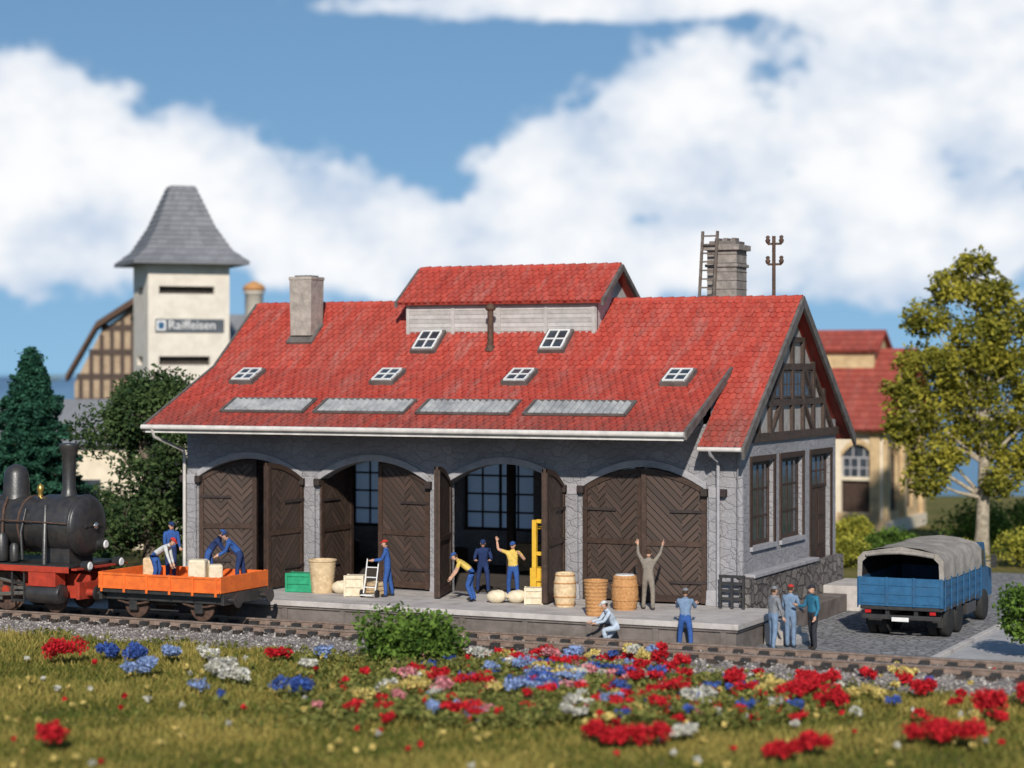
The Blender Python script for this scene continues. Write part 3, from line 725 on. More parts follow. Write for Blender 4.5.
for y in (-1.4,1.32): mb.bb((-8.4,y,1.5),(-6.5,y+.08,2.5),'black_metal'); mb.bb((-6.65,y,2.5),(-6.5,y+.08,3.6),'black_metal'); mb.bb((-8.4,y,2.5),(-8.25,y+.08,3.6),'black_metal')
mb.bb((-6.55,-1.32,1.5),(-6.5,1.32,3.6),'black_metal'); mb.bb((-8.9,-1.3,1.5),(-8.35,1.3,3.0),'black_metal')
vs=[];fs=[]
for i in range(9):
    a=-1+2*i/8; vs+=[(-8.7,a*1.5,3.85-.3*a*a),(-6.3,a*1.5,3.85-.3*a*a)]
    if i: fs.append((2*i-2,2*i-1,2*i+1,2*i))
mb.add(vs,fs,'black_metal',True)
mb.obj('boiler_and_cab',LC,bevel=.01)
mb=MB(); mb.M=MLc
mb.bb((-.12,-1.3,.5),(0,1.3,1.0),'loco_red'); mb.bb((-.1,-1.3,1.36),(-.3,1.3,1.419),'loco_red')
for y in (-1.365,1.345): mb.bb((-8.9,y,1.28),(-.35,y+.02,1.46),'loco_red')
for y in (-.62,.54): mb.bb((-8.6,y,.45),(-.12,y+.08,1.2),'loco_red')
for y in (-.87,.87):
    mb.tube([(0,y,.68),(.34,y,.68)],[.12,.08],'loco_red',12); mb.lathe((.34,y,.68),[(.22,-.02),(.23,.03)],'black_metal',16,'X')
mb.tube([(0,0,.68),(.2,0,.66)],.06,'black_metal',8)
for y in (-.8,0,.8):
    zz=1.15 if y else 1.75
    mb.lathe((-.08,y,zz+.32),[(.15,-.15),(.16,.05),(.17,.1)],'black_metal',14,'X'); mb.lathe((-.08,y,zz+.32),[(.13,.10),(.1,.13)],'white_paint',14,'X')
for y in (-1.1,1.1):
    mb.lathe((-1.35,y,.62),[(.05,-.62),(.28,-.6),(.3,-.5),(.3,.5),(.28,.6),(.05,.62)],'black_metal',18,'X')
    mb.bb((-1.85,y-.25,.85),(-.85,y+.25,1.27),'loco_red')
for i,x in enumerate((-3.1,-4.7,-6.3)):
    for y in (-.75,.75):
        mb.lathe((x,y,.62),[(.50,-.06),(.6,-.06),(.6,.06),(.66,.07),(.66,.09),(.5,.09)],'rusty',28,'Y')
        mb.lathe((x,y,.62),[(.14,-.1),(.14,.1)],'loco_red',12,'Y')
        for k in range(10): a=k*math.pi/5; mb.beam((x+.1*math.cos(a),y,.62+.1*math.sin(a)),(x+.55*math.cos(a),y,.62+.55*math.sin(a)),.05,.06,'loco_red')
for y in (-.98,.98):
    mb.beam((-6.3,y,.4),(-3.1,y,.4),.06,.12,'rail_top'); mb.beam((-4.7,y*1.08,.4),(-2.0,y*1.1,.62),.06,.1,'rail_top')
    mb.bb((-2.6,y*1.12-.03,.7),(-1.9,y*1.12+.03,.8),'rail_top'); mb.beam((-3.1,y*1.1,1.0),(-2.2,y*1.1,.85),.05,.07,'rail_top')
for y in (-.72,.72): mb.lathe((-1.3,y,.40),[(.3,-.06),(.4,-.05),(.4,.06)],'rusty',20,'Y')
for y in (-1.3,1.2): mb.bb((-2.5,y,.35),(-2.1,y+.1,.42),'black_metal'); mb.bb((-2.5,y,.9),(-2.1,y+.1,.96),'black_metal'); mb.bb((-2.55,y+.02,.3),(-2.5,y+.08,1.4),'black_metal'); mb.bb((-2.1,y+.02,.3),(-2.05,y+.08,1.4),'black_metal')
mb.obj('running_gear',LC,bevel=.008)
# ================================================================ PEOPLE
def person(loc,face,lean=0,aL=((0,0,-1),(0,.2,-1)),aR=((0,0,-1),(0,.2,-1)),lL=((0,.05,-1),(0,-.05,-1)),lR=((0,.05,-1),(0,-.05,-1)),
           shirt='c_blue',trous='c_blue',cap='c_blue',nod=.1,H=1.0,sleeve=True,name='worker',twist=0):
    u=lambda v: Vector(v).normalized()
    T=Vector((0,math.sin(lean),math.cos(lean)))
    P=Vector((0,0,0)); sx=Vector((math.cos(twist),math.sin(twist),0)); J=[];E=[];Rd=[]
    def j(p,r,par=None):
        J.append(Vector(p)); Rd.append(r)
        if par is not None: E.append((par,len(J)-1))
        return len(J)-1
    j0=j(P,(.16,.12)); j1=j(P+T*.2,(.14,.11),j0); j2=j(P+T*.38,(.172,.12),j1); j3=j(P+T*.5,(.10,.09),j2); j4=j(P+T*.58,(.055,.055),j3)
    seg=[(0,1,shirt),(1,2,shirt),(2,3,shirt)]
    seg.append((3,4,'skin'))
    ends=[]
    for s,a in ((-1,aL),(1,aR)):
        sh=P+T*.46+sx*(.185*s); d1,d2=u(a[0]),u(a[1]); el=sh+d1*.29; wr=el+d2*.25
        a0=j(sh,(.07,.07),j2); a1=j(sh+d1*.15,(.058,.058),a0); a2=j(el,(.05,.05),a1); a3=j(wr,(.036,.036),a2)
        seg+=[(j2,a0,shirt),(a0,a1,shirt),(a1,a2,shirt if sleeve else 'skin'),(a2,a3,shirt if sleeve else 'skin')]
        ends.append((wr,d2,s))
    zmin=9
    for s,l in ((-1,lL),(1,lR)):
        hp=P+Vector((.095*s,0,-.05)); d1,d2=u(l[0]),u(l[1]); kn=hp+d1*.42; an=kn+d2*.41
        fy=Vector((0,1,0))
        b0=j(hp,(.1,.1),j0); b1=j(kn,(.073,.073),b0); b2=j(an,(.058,.058),b1); b3=j(an+fy*.16+Vector((0,0,-.035)),(.042,.034),b2)
        seg+=[(j0,b0,trous),(b0,b1,trous),(b1,b2,trous),(b2,b3,'shoe')]
        zmin=min(zmin,an.z-.085)
    me=bpy.data.meshes.new('t'); me.from_pydata([tuple(p) for p in J],E,[])
    o=bpy.data.objects.new('t',me); sc.collection.objects.link(o)
    sk=o.modifiers.new('Skin','SKIN')
    for i,r in enumerate(Rd): me.skin_vertices[0].data[i].radius=r
    me.skin_vertices[0].data[0].use_root=True
    sb=o.modifiers.new('sub','SUBSURF'); sb.levels=2
    dg=bpy.context.evaluated_depsgraph_get(); ev=o.evaluated_get(dg); m2=ev.to_mesh()
    vs=[v.co.copy() for v in m2.vertices]; fs=[tuple(p.vertices) for p in m2.polygons]
    ev.to_mesh_clear(); bpy.data.objects.remove(o)
    mb=MB()
    A=np.array([J[a] for a,b,_ in seg]); B=np.array([J[b] for a,b,_ in seg]); D=B-A; DD=(D*D).sum(1)
    rad=np.array([(Rd[a][0]+Rd[b][0])/2 for a,b,_ in seg])
    groups={}
    va=np.array(vs)
    for f in fs:
        c=va[list(f)].mean(0); t=np.clip(((c-A)*D).sum(1)/DD,0,1); q=A+D*t[:,None]; dist=np.linalg.norm(c-q,axis=1)-rad*.6
        k=int(np.argmin(dist)); mm=seg[k][2]
        if k==0 and t[0]<.35: mm=trous
        groups.setdefault(mm,[]).append(f)
    mb.v.extend(vs)
    for mm,ff in groups.items():
        i=mb.mi(mm)
        for f in ff: mb.f.append(list(f)); mb.m.append(i); mb.s.append(True); mb.r.append(.5)
    hl=lean*.5+nod; Hd=Vector((0,math.sin(hl),math.cos(hl)))
    hc=J[j4]+Hd*.105
    MH=Matrix.Translation(hc)@Matrix.Rotation(-hl,4,'X'); mb.M=MH
    mb.ball((0,0,0),(.075,.092,.118),'skin',14,10)
    mb.ball((0,.03,-.06),(.052,.06,.055),'skin',10,6)
    mb.add([(-.014,.088,-.03),(.014,.088,-.03),(0,.115,-.028),(0,.09,.02)],[(0,1,2),(0,2,3),(1,3,2)],'skin')
    for s in (-1,1):
        mb.ball((s*.03,.083,.012),(.013,.008,.008),'c_white',6,4); mb.ball((s*.03,.090,.012),(.006,.004,.006),'hair',6,4)
        mb.ball((s*.076,0,-.005),(.012,.02,.03),'skin',6,4)
        mb.box((s*.03,.088,.032),(.032,.008,.008),'hair')
    mb.box((0,.088,-.058),(.04,.008,.008),'c_red')
    mb.ball((0,-.014,.016),(.083,.094,.112),'hair',12,5,-.35,1) if cap is None else mb.ball((0,-.02,.0),(.081,.088,.1),'hair',12,4,-.5,.4)
    if cap:
        mb.ball((0,-.004,.035),(.092,.104,.095),cap,14,4,.15,1); mb.lathe((0,0,.045),[(.085,0),(.095,.005),(.093,.03)],cap,14)
        mb.prism([(-.07,.06,.05),(-.05,.15,.042),(.05,.15,.042),(.07,.06,.05)],cap,(0,0,.012))
    mb.M=Matrix.Identity(4)
    for wr,d,s in ends:
        side=d.cross(Vector((0,0,1))); 
        if side.length<.2: side=d.cross(Vector((0,1,0)))
        side.normalize(); nrm=side.cross(d).normalized(); side=-side if s>0 else side
        mb.tube([wr-d*.02,wr+d*.02,wr+d*.06,wr+d*.09],[.027,.036,.04,.03],'skin',8)
        for k,(off,ln) in enumerate(((-.03,.065),(-.01,.078),(.01,.074),(.03,.058))):
            b=wr+d*.085+side*off; mb.tube([b,b+d*ln*.5,b+d*ln*.85+nrm*ln*.35],[.0105,.0095,.008],'skin',6)
        b=wr+d*.03-side*.03; mb.tube([b,b-side*.03+d*.025,b-side*.035+d*.06+nrm*.015],[.013,.012,.009],'skin',6)
    Q=Matrix.Translation(loc)@Matrix.Rotation(R(face-90),4,'Z')@Matrix.Scale(H,4)@Matrix.Translation((0,0,-zmin))
    mb.v=[Q@Vector(p) for p in mb.v]
    return mb.obj(name,None,loc)
LEFT,AWAY,CAMD,RIGHT=205,115,295,25
st=((0,.05,-1),(0,-.03,-1)); open1=((-.12,.18,-1),(-.05,-.05,-1)); open2=((.15,-.15,-1),(.05,-.2,-1))
PZ=.8; WZ=RT+.96
person((-16.35,-5.3,WZ),CAMD+20,.15,((-.1,.2,-1),(0,.8,-.5)),((.1,.3,-1),(0,.9,-.3)),shirt='c_blue',trous='c_navy',cap='c_navy',H=1.03)
person((-16.05,-6.6,WZ),RIGHT-10,1.05,((0,.2,-1),(0,.3,-1)),((0,.3,-1),(0,.4,-1)),((0,.35,-1),(0,-.35,-1)),((0,.2,-1),(0,-.3,-1)),shirt='c_white',trous='c_blue',cap='c_red')
person((-15.0,-5.3,WZ),RIGHT,.7,((0,.4,-1),(0,.9,-.4)),((0,.5,-1),(0,.9,-.4)),open1,open2,shirt='c_navy',trous='c_blue',cap='c_blue')
person((-13.75,-5.5,WZ),LEFT,.75,((0,.4,-1),(0,.9,-.5)),((0,.5,-1),(0,.9,-.5)),open1,open2,shirt='c_blue',trous='c_navy',cap='c_navy')
person((-10.7,-1.94,PZ),LEFT,.12,((0,.5,-1),(0,1,-.1)),((0,.5,-1),(0,1,-.15)),open1,open2,shirt='c_blue',trous='c_blue',cap='c_red')
person((-7.75,-2.1,PZ),LEFT,.95,((0,.3,-1),(0,.6,-.8)),((0,.4,-1),(0,.6,-.8)),((-.05,.35,-1),(0,-.4,-1)),((.05,.1,-1),(0,-.35,-1)),shirt='c_yellow',trous='c_blue',cap='c_blue',sleeve=False)
person((-8.45,.1,PZ),CAMD,.4,((-.3,.3,-1),(.2,1,-.1)),((.3,.3,-1),(-.2,1,-.1)),open1,open2,shirt='c_navy',trous='c_navy',cap='c_navy')
person((-6.95,-.9,PZ),CAMD-15,.05,((-.7,.2,-.7),(.4,.5,.6)),((.8,.2,.3),(.1,.1,1)),open1,open2,shirt='c_yellow',trous='c_blue',cap='c_blue',sleeve=False)
person((-2.2,-1.8,PZ),AWAY-20,.05,((-.5,.3,.7),(-.1,.2,1)),((.5,.3,.8),(.25,.1,1)),open1,open2,shirt='c_tan',trous='c_tan',cap=None)
person((-2.1,-4.5,0.02),LEFT+15,.55,((0,.6,-.8),(0,1,-.2)),((0,.6,-.8),(0,1,-.2)),((-.1,1,-.1),(0,-.35,-1)),((.1,.6,-.9),(0,-1,-.35)),shirt='c_pale',trous='c_pale',cap='c_white')
person((-.05,-4.5,0.02),AWAY-10,.12,((-.2,.6,-.6),(0,1,.3)),((.2,.6,-.6),(0,1,.3)),open1,open2,shirt='c_greyblue',trous='c_blue',cap='c_grey')
person((1.95,-2.9,.01),RIGHT+30,.05,((-.3,.4,-.9),(0,.7,.8)),((.3,.1,-1),(0,.4,-1)),open1,open2,shirt='c_grey',trous='c_greyblue',cap='c_grey')
person((2.25,-2.3,.01),RIGHT+60,.03,((-.2,.2,-1),(0,.6,-.6)),((.2,.2,-1),(0,.7,-.4)),st,st,shirt='c_greyblue',trous='c_greyblue',cap='c_red')
person((2.95,-2.45,.01),LEFT+30,.03,((-.25,.0,-1),(0,.5,-1)),((.3,.3,-1),(0,.9,.2)),open1,open2,shirt='c_teal',trous='c_dark',cap='c_dark',H=1.03)
# ================================================================ GOODS
def goods(name,fn,loc,bevel=.015):
    mb=MB(); mb.M=Matrix.Translation(loc); fn(mb); return mb.obj(name,None,loc,bevel=bevel)
def crate(w,d,h,m='crate_wood',rz=0):
    def f(mb):
        mb.M=mb.M@Matrix.Rotation(rz,4,'Z'); mb.box((0,0,h/2),(w-.04,d-.04,h-.02),m)
        for z in (.06,h/2,h-.06):
            for y in (-d/2,d/2): mb.box((0,y,z),(w,.03,.1),m)
            for x in (-w/2,w/2): mb.box((x,0,z),(.03,d-.04,.1),m)
        for x in (-w/2,w/2):
            for y in (-d/2,d/2): mb.box((x,y,h/2),(.07,.07,h),m)
    return f
def barrel(r,h,m='crate_wood',top=None):
    def f(mb):
        mb.lathe((0,0,0),[(r*.8,0),(r*.93,h*.25),(r,h*.5),(r*.93,h*.75),(r*.8,h),(r*.72,h),(r*.72,h-.04)],m,18)
        for z,k in ((.08,.85),(.3,.965),(.7,.965),(.92,.85)): mb.lathe((0,0,h*z-.015),[(r*k+.010,0),(r*k+.013,.035)],'wicker',18)
        if top: mb.lathe((0,0,h-.03),[(r*.72,0),(r*.7,.05)],top,18)
    return f
def basket(r,h,m='wicker'):
    def f(mb):
        n=9; prof=[]
        for i in range(n*2+1): z=h*i/(2*n); prof.append((r*(.78+.22*z/h)+(.02 if i%2 else 0),z))
        prof+= [(r*1.08,h),(r*1.08,h+.06),(r*.9,h+.06),(r*.88,h*.85)]
        mb.lathe((0,0,0),prof,m,18)
    return f
def sack(w=.6,h=.42):
    def f(mb):
        mb.ball((0,0,h*.45),(w*.5,w*.36,h*.5),'sackcloth',12,8); mb.ball((w*.1,.05,h*.5),(w*.42,w*.33,h*.48),'sackcloth',10,6); mb.tube([(w*.42,0,h*.5),(w*.56,0,h*.62)],[.06,.1],'sackcloth',8)
    return f
goods('green_crate',crate(.8,.6,.6,'green_paint',.2),(-13.9,-1.7,PZ)); goods('wicker_basket',basket(.42,.98,'crate_wood'),(-13.15,-1.7,PZ)); goods('sack',sack(),(-12.5,-1.7,PZ))
goods('wooden_crate',crate(.55,.5,.65,'sackcloth',.3),(-11.75,-2.1,PZ)); goods('wooden_crate',crate(.5,.5,.4,'crate_wood',-.2),(-11.3,-1.6,PZ))
for p in ((-7.0,-2.0),(-6.45,-1.75),(-5.85,-1.8)): goods('sack' if p[0]<-6 else 'wooden_crate',sack(.62,.4) if p[0]<-6 else crate(.5,.42,.5,'sackcloth',.4),(p[0],p[1],PZ))
goods('barrel',barrel(.34,1.0),(-4.75,-2.0,PZ),0)
goods('wicker_basket',basket(.33,.95),(-3.05,-3.7,PZ)); goods('barrel',barrel(.4,1.0,'wicker','white_paint'),(-2.85,-2.0,PZ),0)
def strolley(mb):
    for x in (-.2,.2): mb.tube([(x,0,.12),(x,.25,1.15)],.022,'white_paint',6)
    for z in (.3,.6,.9): mb.beam((-.2,z*.24,z),(.2,z*.24,z),.03,.03,'white_paint')
    mb.box((0,-.1,.08),(.42,.22,.03),'white_paint')
    for x in (-.26,.26): mb.lathe((x,.02,.12),[(.12,-.03),(.12,.03)],'tyre',14,'X')
goods('hand_truck',strolley,(-11.15,-2.3,PZ),0)
def fork(mb):
    mb.box((0,.5,.5),(1.0,1.3,.6),'yellow_paint'); mb.box((0,1.0,.95),(1.0,.4,.4),'yellow_paint'); mb.box((0,.55,.95),(.5,.4,.15),'black_metal'); mb.box((0,.75,1.2),(.5,.1,.45),'black_metal')
    for x in (-.32,.32): mb.bb((x-.07,-.25,.05),(x+.07,-.12,2.3),'yellow_paint'); mb.bb((x-.05,-1.1,.1),(x+.05,-.25,.15),'black_metal')
    for z in (.4,1.2,2.2): mb.bb((-.25,-.22,z),(.25,-.15,z+.12),'yellow_paint')
    for x in (-.5,.5):
        for y in (.1,.95): mb.lathe((x,y,.22),[(.1,-.08),(.22,-.07),(.22,.07),(.1,.08)],'tyre',16,'X')
        for y in (.15,1.1): mb.tube([(x*.85,y,.8),(x*.85,y,2.0)],.03,'black_metal',6)
    mb.box((0,.62,2.02),(.95,1.05,.05),'yellow_paint'); mb.tube([(0,.15,.8),(0,.3,1.15)],.02,'black_metal',6)
goods('forklift',fork,(-6.65,.9,PZ))
# ================================================================ BACKGROUND BUILDINGS
TW=empty('grain_silo_tower',G(-15.4,100)); tb0=TW.location
ang=R(25.2+20); Mt=Matrix.Translation(tb0)@Matrix.Rotation(ang,4,'Z')
S=3.75
mb=MB()
mb.M=Mt@Matrix.Translation((-S/2,-S/2,0))
def multi(L,t,rows,m,H):
    z=0
    for (zb,zt,oplist) in rows:
        arch_wall(mb,L,z,zb-.0,t,[],m); arch_wall(mb,L,zb,zt,t,[(a,b,zb,zt-.001,zt-.001) for a,b in oplist],m); z=zt
    arch_wall(mb,L,z,H,t,[],m)
multi(S,.25,[(7.9,8.3,[(.5,S-.9)]),(11.15,11.5,[(.5,S-.7)])],'tower_cream',12.8)
mb.M=Mt@Matrix.Translation((-S/2,S/2,0))@Matrix.Rotation(R(-90),4,'Z')
multi(S-.25,.25,[(7.9,8.3,[(1.0,2.4)]),(11.15,11.5,[(1.0,2.4)])],'tower_cream',12.8)
mb.M=Mt; mb.bb((S/2-.25,-S/2+.25,0),(S/2,S/2,12.8),'tower_cream'); mb.bb((-S/2+.25,S/2-.25,0),(S/2-.25,S/2,12.8),'tower_cream')
mb.bb((-S/2+.4,-S/2+.4,7),(S/2-.4,S/2-.4,12.5),'interior')
mb.obj('walls',TW)
mb=MB(); mb.M=Mt
lv=[(S/2+.75,12.65),(S/2+.1,13.2),(S/2-.55,14.3),(.55,16.2)]
for (a,z),(b,z2) in zip(lv[:-1],lv[1:]):
    n=max(2,int((z2-z)/.22))
    for k in range(n):
        f0,f1=k/n,(k+1)/n; A=a+(b-a)*f0; B=a+(b-a)*f1; Z0=z+(z2-z)*f0; Z1=z+(z2-z)*f1
        nt_=9; A2=A+.04
        for sd_ in range(4):
            Q=Matrix.Rotation(sd_*math.pi/2,4,'Z')
            for i in range(nt_):
                u0=-1+2*i/nt_; u1=-1+2*(i+1)/nt_
                mb.add([Q@Vector((u0*A2,-A2,Z0)),Q@Vector((u1*A2,-A2,Z0)),Q@Vector((u1*B,-B,Z1)),Q@Vector((u0*B,-B,Z1))],[(0,1,2,3)],'slate')
            mb.add([Q@Vector((-A2,-A2,Z0)),Q@Vector((A2,-A2,Z0)),Q@Vector((A-.06,-A+.06,Z0-.01)),Q@Vector((-A+.06,-A+.06,Z0-.01))],[(0,1,2,3)],'slate')
mb.add([(-.55,-.55,16.2),(.55,-.55,16.2),(.55,.55,16.2),(-.55,.55,16.2)],[(0,1,2,3)],'slate')
mb.bb((-S/2-.78,-S/2-.78,12.5),(S/2+.78,S/2+.78,12.64),'slate')
mb.obj('roof',TW)
mb=MB(); mb.M=Mt@Matrix.Translation((0,-S/2,0)); mb.bb((-1.55,-.07,9.4),(1.6,-.01,10.0),'sign_grey'); mb.bb((-1.5,-.085,9.47),(-1.08,-.071,9.93),'white_paint')
mb.bb((-1.42,-.095,9.55),(-1.16,-.086,9.85),'truck_blue')
mb.obj('sign_board',TW)
cu=bpy.data.curves.new('sign_text','FONT'); cu.body='Raiffeisen'; cu.size=.58; cu.extrude=.01; cu.materials.append(MATS['white_paint'])
to=bpy.data.objects.new('sign_text',cu); sc.collection.objects.link(to); to.parent=TW
to.matrix_local=Matrix.Translation(-tb0)@Mt@Matrix.Translation((-.98,-S/2-.08,9.54))@Matrix.Rotation(R(90),4,'X')
ML=empty('half_timbered_mill',G(-18.2,106)); Mm=Matrix.Translation(ML.location)@Matrix.Rotation(R(25.2+10),4,'Z')
mb=MB(); mb.M=Mm
gp=[(-3.3,0,0),(3.3,0,0),(3.3,0,7.0),(2.0,0,9.6),(0,0,11.1),(-2.0,0,9.6),(-3.3,0,7.0)]
mb.prism(gp,'tan_plaster',(0,6,0)); 
mb.obj('walls',ML)
mb=MB(); mb.M=Mm
for z,w in ((6.0,3.3),(7.2,3.2),(8.4,2.6),(9.6,2.0)): mb.bb((-w,-.06,z),(w,-.002,z+.28),'timber')
for i in range(13):
    x=-3.0+i*.5; zt=11.1-abs(x)*.72 if abs(x)<2.0 else 9.6-(abs(x)-2)*2; mb.bb((x-.1,-.055,4.5),(x+.1,-.003,zt-.2),'timber')
for a,b in zip(gp[2:-1],gp[3:]):
    s=1.13; mb.prism([(a[0]*s,-.6,a[2]+.1),(b[0]*s,-.6,b[2]+.1),(b[0]*s,-.6,b[2]+.42),(a[0]*s,-.6,a[2]+.42)],'rusty',(0,7.2,0))
mb.obj('timber_frame_and_roof',ML)
WGG=empty('mill_annex',G(-13.2,108)); mb=MB(); mb.M=Matrix.Translation(WGG.location)@Matrix.Rotation(R(25.2),4,'Z')
mb.bb((-3,0,0),(3.1,5,8.8),'cream_wall'); mb.prism([(-3.3,-.4,8.7),(-3.3,5.4,8.7),(-3.3,2.5,10.5)],'slate',(6.7,0,0))
mb.lathe((.1,1.2,9.0),[(.46,0),(.46,2.5),(.54,2.52),(.54,2.65)],'tower_cream',16); mb.lathe((.1,1.2,11.65),[(.3,0),(.60,.05),(.5,.3),(.1,.5)],'wicker',16)
mb.obj('annex_building',WGG)
GS=empty('grey_roofed_shed',G(-19.6,92)); mb=MB(); mb.M=Matrix.Translation(GS.location)@Matrix.Rotation(R(25.2),4,'Z')
mb.bb((-4,0,0),(4,5,4.6),'cream_wall'); mb.prism([(-4.4,-.5,4.5),(-4.4,5.5,4.5),(-4.4,2.5,6.4)],'slate',(8.8,0,0)); mb.bb((-3,-.02,1.5),(-2,-.001,3),'winglass'); mb.bb((1,-.02,1.5),(2,-.001,3),'winglass')
mb.obj('shed_building',GS)
RB=empty('station_depot',(-12,41,0)); mb=MB(); mb.M=Matrix.Translation((-20,38,0))
rops=[(1+i*3.3+.9,2.6+i*3.3+.9,1.0,3.6,4.2) for i in range(4)]
arch_wall(mb,13.8,0,5.2,.4,rops,'cream_wall')
mb.bb((0,.4,0),(.4,7,5.2),'cream_wall'); mb.bb((.4,6.6,0),(13.4,7,5.2),'cream_wall')
mb.M=Matrix.Translation((-6.2,38.4,0))@Matrix.Rotation(R(90),4,'Z')
arch_wall(mb,6.6,0,5.2,.4,[(.8,2.2,1.0,3.6,4.1),(3.6,5.0,1.0,3.6,4.1)],'ochre_stone')
mb.M=Matrix.Identity(4)
mb.prism([(-6.5,38.0,5.2),(-6.5,45,5.2),(-6.5,41.5,8.3)],'cream_wall',(.3,0,0))
mb.obj('walls',RB)
mb=MB(); mb.M=Matrix.Translation((-20,38,0))
for (a,b,z0,zs,zc) in rops:
    window(mb,a,b,z0,2.55,.15,4,4,'brown_wood','brown_wood',.1,.05); window(mb,a,b,2.56,3.6,.15,4,2,'stone_trim','winglass',.08,.06); mb.bb((a,.2,3.6),(b,.25,4.2),'winglass')
    mb.bb((a,-.04,2.50),(b,.14,2.66),'cream_wall')
    for q in (.33,.66): mb.bb((a+(b-a)*q-.03,.14,3.6),(a+(b-a)*q+.03,.19,4.1),'stone_trim')
    mb.bb((a-.2,-.08,z0-.25),(b+.2,-.002,z0-.01),'ochre_stone')
    N=8
    for i in range(N):
        x0=a+(b-a)*i/N;x1=a+(b-a)*(i+1)/N; f=lambda x: 3.6+.6*(1-((x-(a+b)/2)/((b-a)/2))**2)
        mb.add([(x0,-.05,f(x0)),(x1,-.05,f(x1)),(x1,-.05,f(x1)+.25),(x0,-.05,f(x0)+.25)],[(0,1,2,3)],'ochre_stone')
for i in range(5): x=.0+i*3.3; mb.bb((x,-.12,0),(x+.45,-.003,5.1),'ochre_stone')
mb.bb((-.1,-.16,4.8),(13.9,-.004,5.1),'ochre_stone'); mb.bb((0,-.14,0),(13.9,-.006,.7),'ochre_stone')
mb.M=Matrix.Translation((-6.2,38.4,0))@Matrix.Rotation(R(90),4,'Z')
for a in (.8,3.6): window(mb,a,a+1.4,1,3.6,.15,3,4,'brown_wood','winglass'); mb.bb((a,.22,3.6),(a+1.4,.26,4.1),'brown_wood')
for x in (-.38,2.6,6.2): mb.bb((x,-.2,0),(x+.55,-.004,5.1),'ochre_stone')
mb.bb((-.4,-.22,4.6),(6.8,-.006,4.95),'cream_wall'); mb.bb((-.4,-.24,.0),(6.8,-.008,.6),'cream_wall')
mb.M=Matrix.Identity(4)
mb.obj('trim_and_windows',RB)
mb=MB(); tiles(mb,-20.5,-5.5,(37.3,4.9),(41.5,8.7),'tile_far',.45,.4,.06); tiles(mb,-20.5,-5.5,(45.7,4.9),(41.5,8.7),'tile_far',.9,.8)
tiles(mb,-19,-7.0,(40.1,8.6),(41.5,9.6),'tile_far',.45,.4,.06); tiles(mb,-19,-7.0,(42.9,8.6),(41.5,9.6),'tile_far',.9,.8)
mb.bb((-18.8,40.4,7.6),(-7.3,42.6,8.65),'ochre_stone'); mb.prism([(-7.3,40.4,8.6),(-7.3,42.6,8.6),(-7.3,41.5,9.5)],'ochre_stone',(.05,0,0))
mb.prism([(-5.5,37.2,4.7),(-5.5,41.5,8.5),(-5.5,45.8,4.7),(-5.5,45.8,4.95),(-5.5,41.5,8.8),(-5.5,37.2,4.95)],'dark_rake',(.1,0,0))
mb.obj('roof',RB)
# ================================================================ VEGETATION
def tree(name,loc,blobs,trunk_r,cols,n,size,bark='bark',gap=-.25,fork=.45,inner=.35):
    e=empty(name,loc); L=np.array(loc); mb=MB()
    top=max(b[2] for b in blobs)
    k=8; pts=[];rr=[]
    for i in range(k+1):
        t=i/k; pts.append((loc[0]+.15*math.sin(t*4),loc[1]+.12*math.cos(t*3)-.12,loc[2]+t*top*.92)); rr.append(trunk_r*(1-.8*t)*(1.35 if i==0 else 1))
    mb.tube(pts,rr,bark,10)
    for b in blobs:
        t=max(.28,min(.85,(b[2]-.35*math.hypot(b[0],b[1])-.5)/top)); i=int(t*k); s=Vector(pts[i]); q=Vector((loc[0]+b[0],loc[1]+b[1],loc[2]+b[2]))
        m=(s+q)/2+Vector((random.uniform(-.2,.2),random.uniform(-.2,.2),-.15)); r0=rr[i]*.42
        mb.tube([s,m,q],[r0,r0*.6,r0*.25],bark,7)
        for _ in range(4):
            d=Vector((random.gauss(0,1),random.gauss(0,1),random.gauss(.2,.8))).normalized()*b[3]*.85
            mb.tube([m.lerp(q,.6),q+d*.5,q+d],[r0*.3,r0*.2,r0*.06],bark,5)
    mb.obj('trunk_and_limbs',e)
    tot=sum(b[3]**2 for b in blobs); PP=[];CC=[]
    for b in blobs:
        m=int(n*b[3]**2/tot); d=rng.normal(size=(m,3)); d/=np.linalg.norm(d,axis=1)[:,None]
        rad=b[3]*(inner+(1-inner)*rng.uniform(0,1,m)**.6)
        lump=1+.22*fbm(d*3+b[0]*5,1.6)+.14*fbm(d*7+b[1],1.5)
        P=d*(rad*lump)[:,None]*np.array([1,1,b[4] if len(b)>4 else .8])+np.array(b[:3])+L
        keep=fbm(P,2.3)+.4*rng.normal(size=m)>gap
        P=P[keep]; PP.append(P)
        t=np.clip(.5+.45*fbm(P,1.5)+.22*rng.normal(size=len(P)),0,1)[:,None]
        CC.append(np.array(cols[0])*(1-t)+np.array(cols[1])*t)
    P=np.concatenate(PP); C=np.concatenate(CC)
    fast('foliage',leaves(P,size,.2),4,C,'leaf',e,tuple(loc))
def rb(n,R_,z0,z1,r0,r1):
    o=[]
    for _ in range(n):
        a=random.uniform(0,6.28); z=random.uniform(z0,z1); t=(z-z0)/(z1-z0); rr=R_*(1-.75*abs(t-.35)**1.3)*random.uniform(.3,1)
        o.append((rr*math.cos(a),rr*math.sin(a),z,random.uniform(r0,r1)))
    return o
random.seed(11)
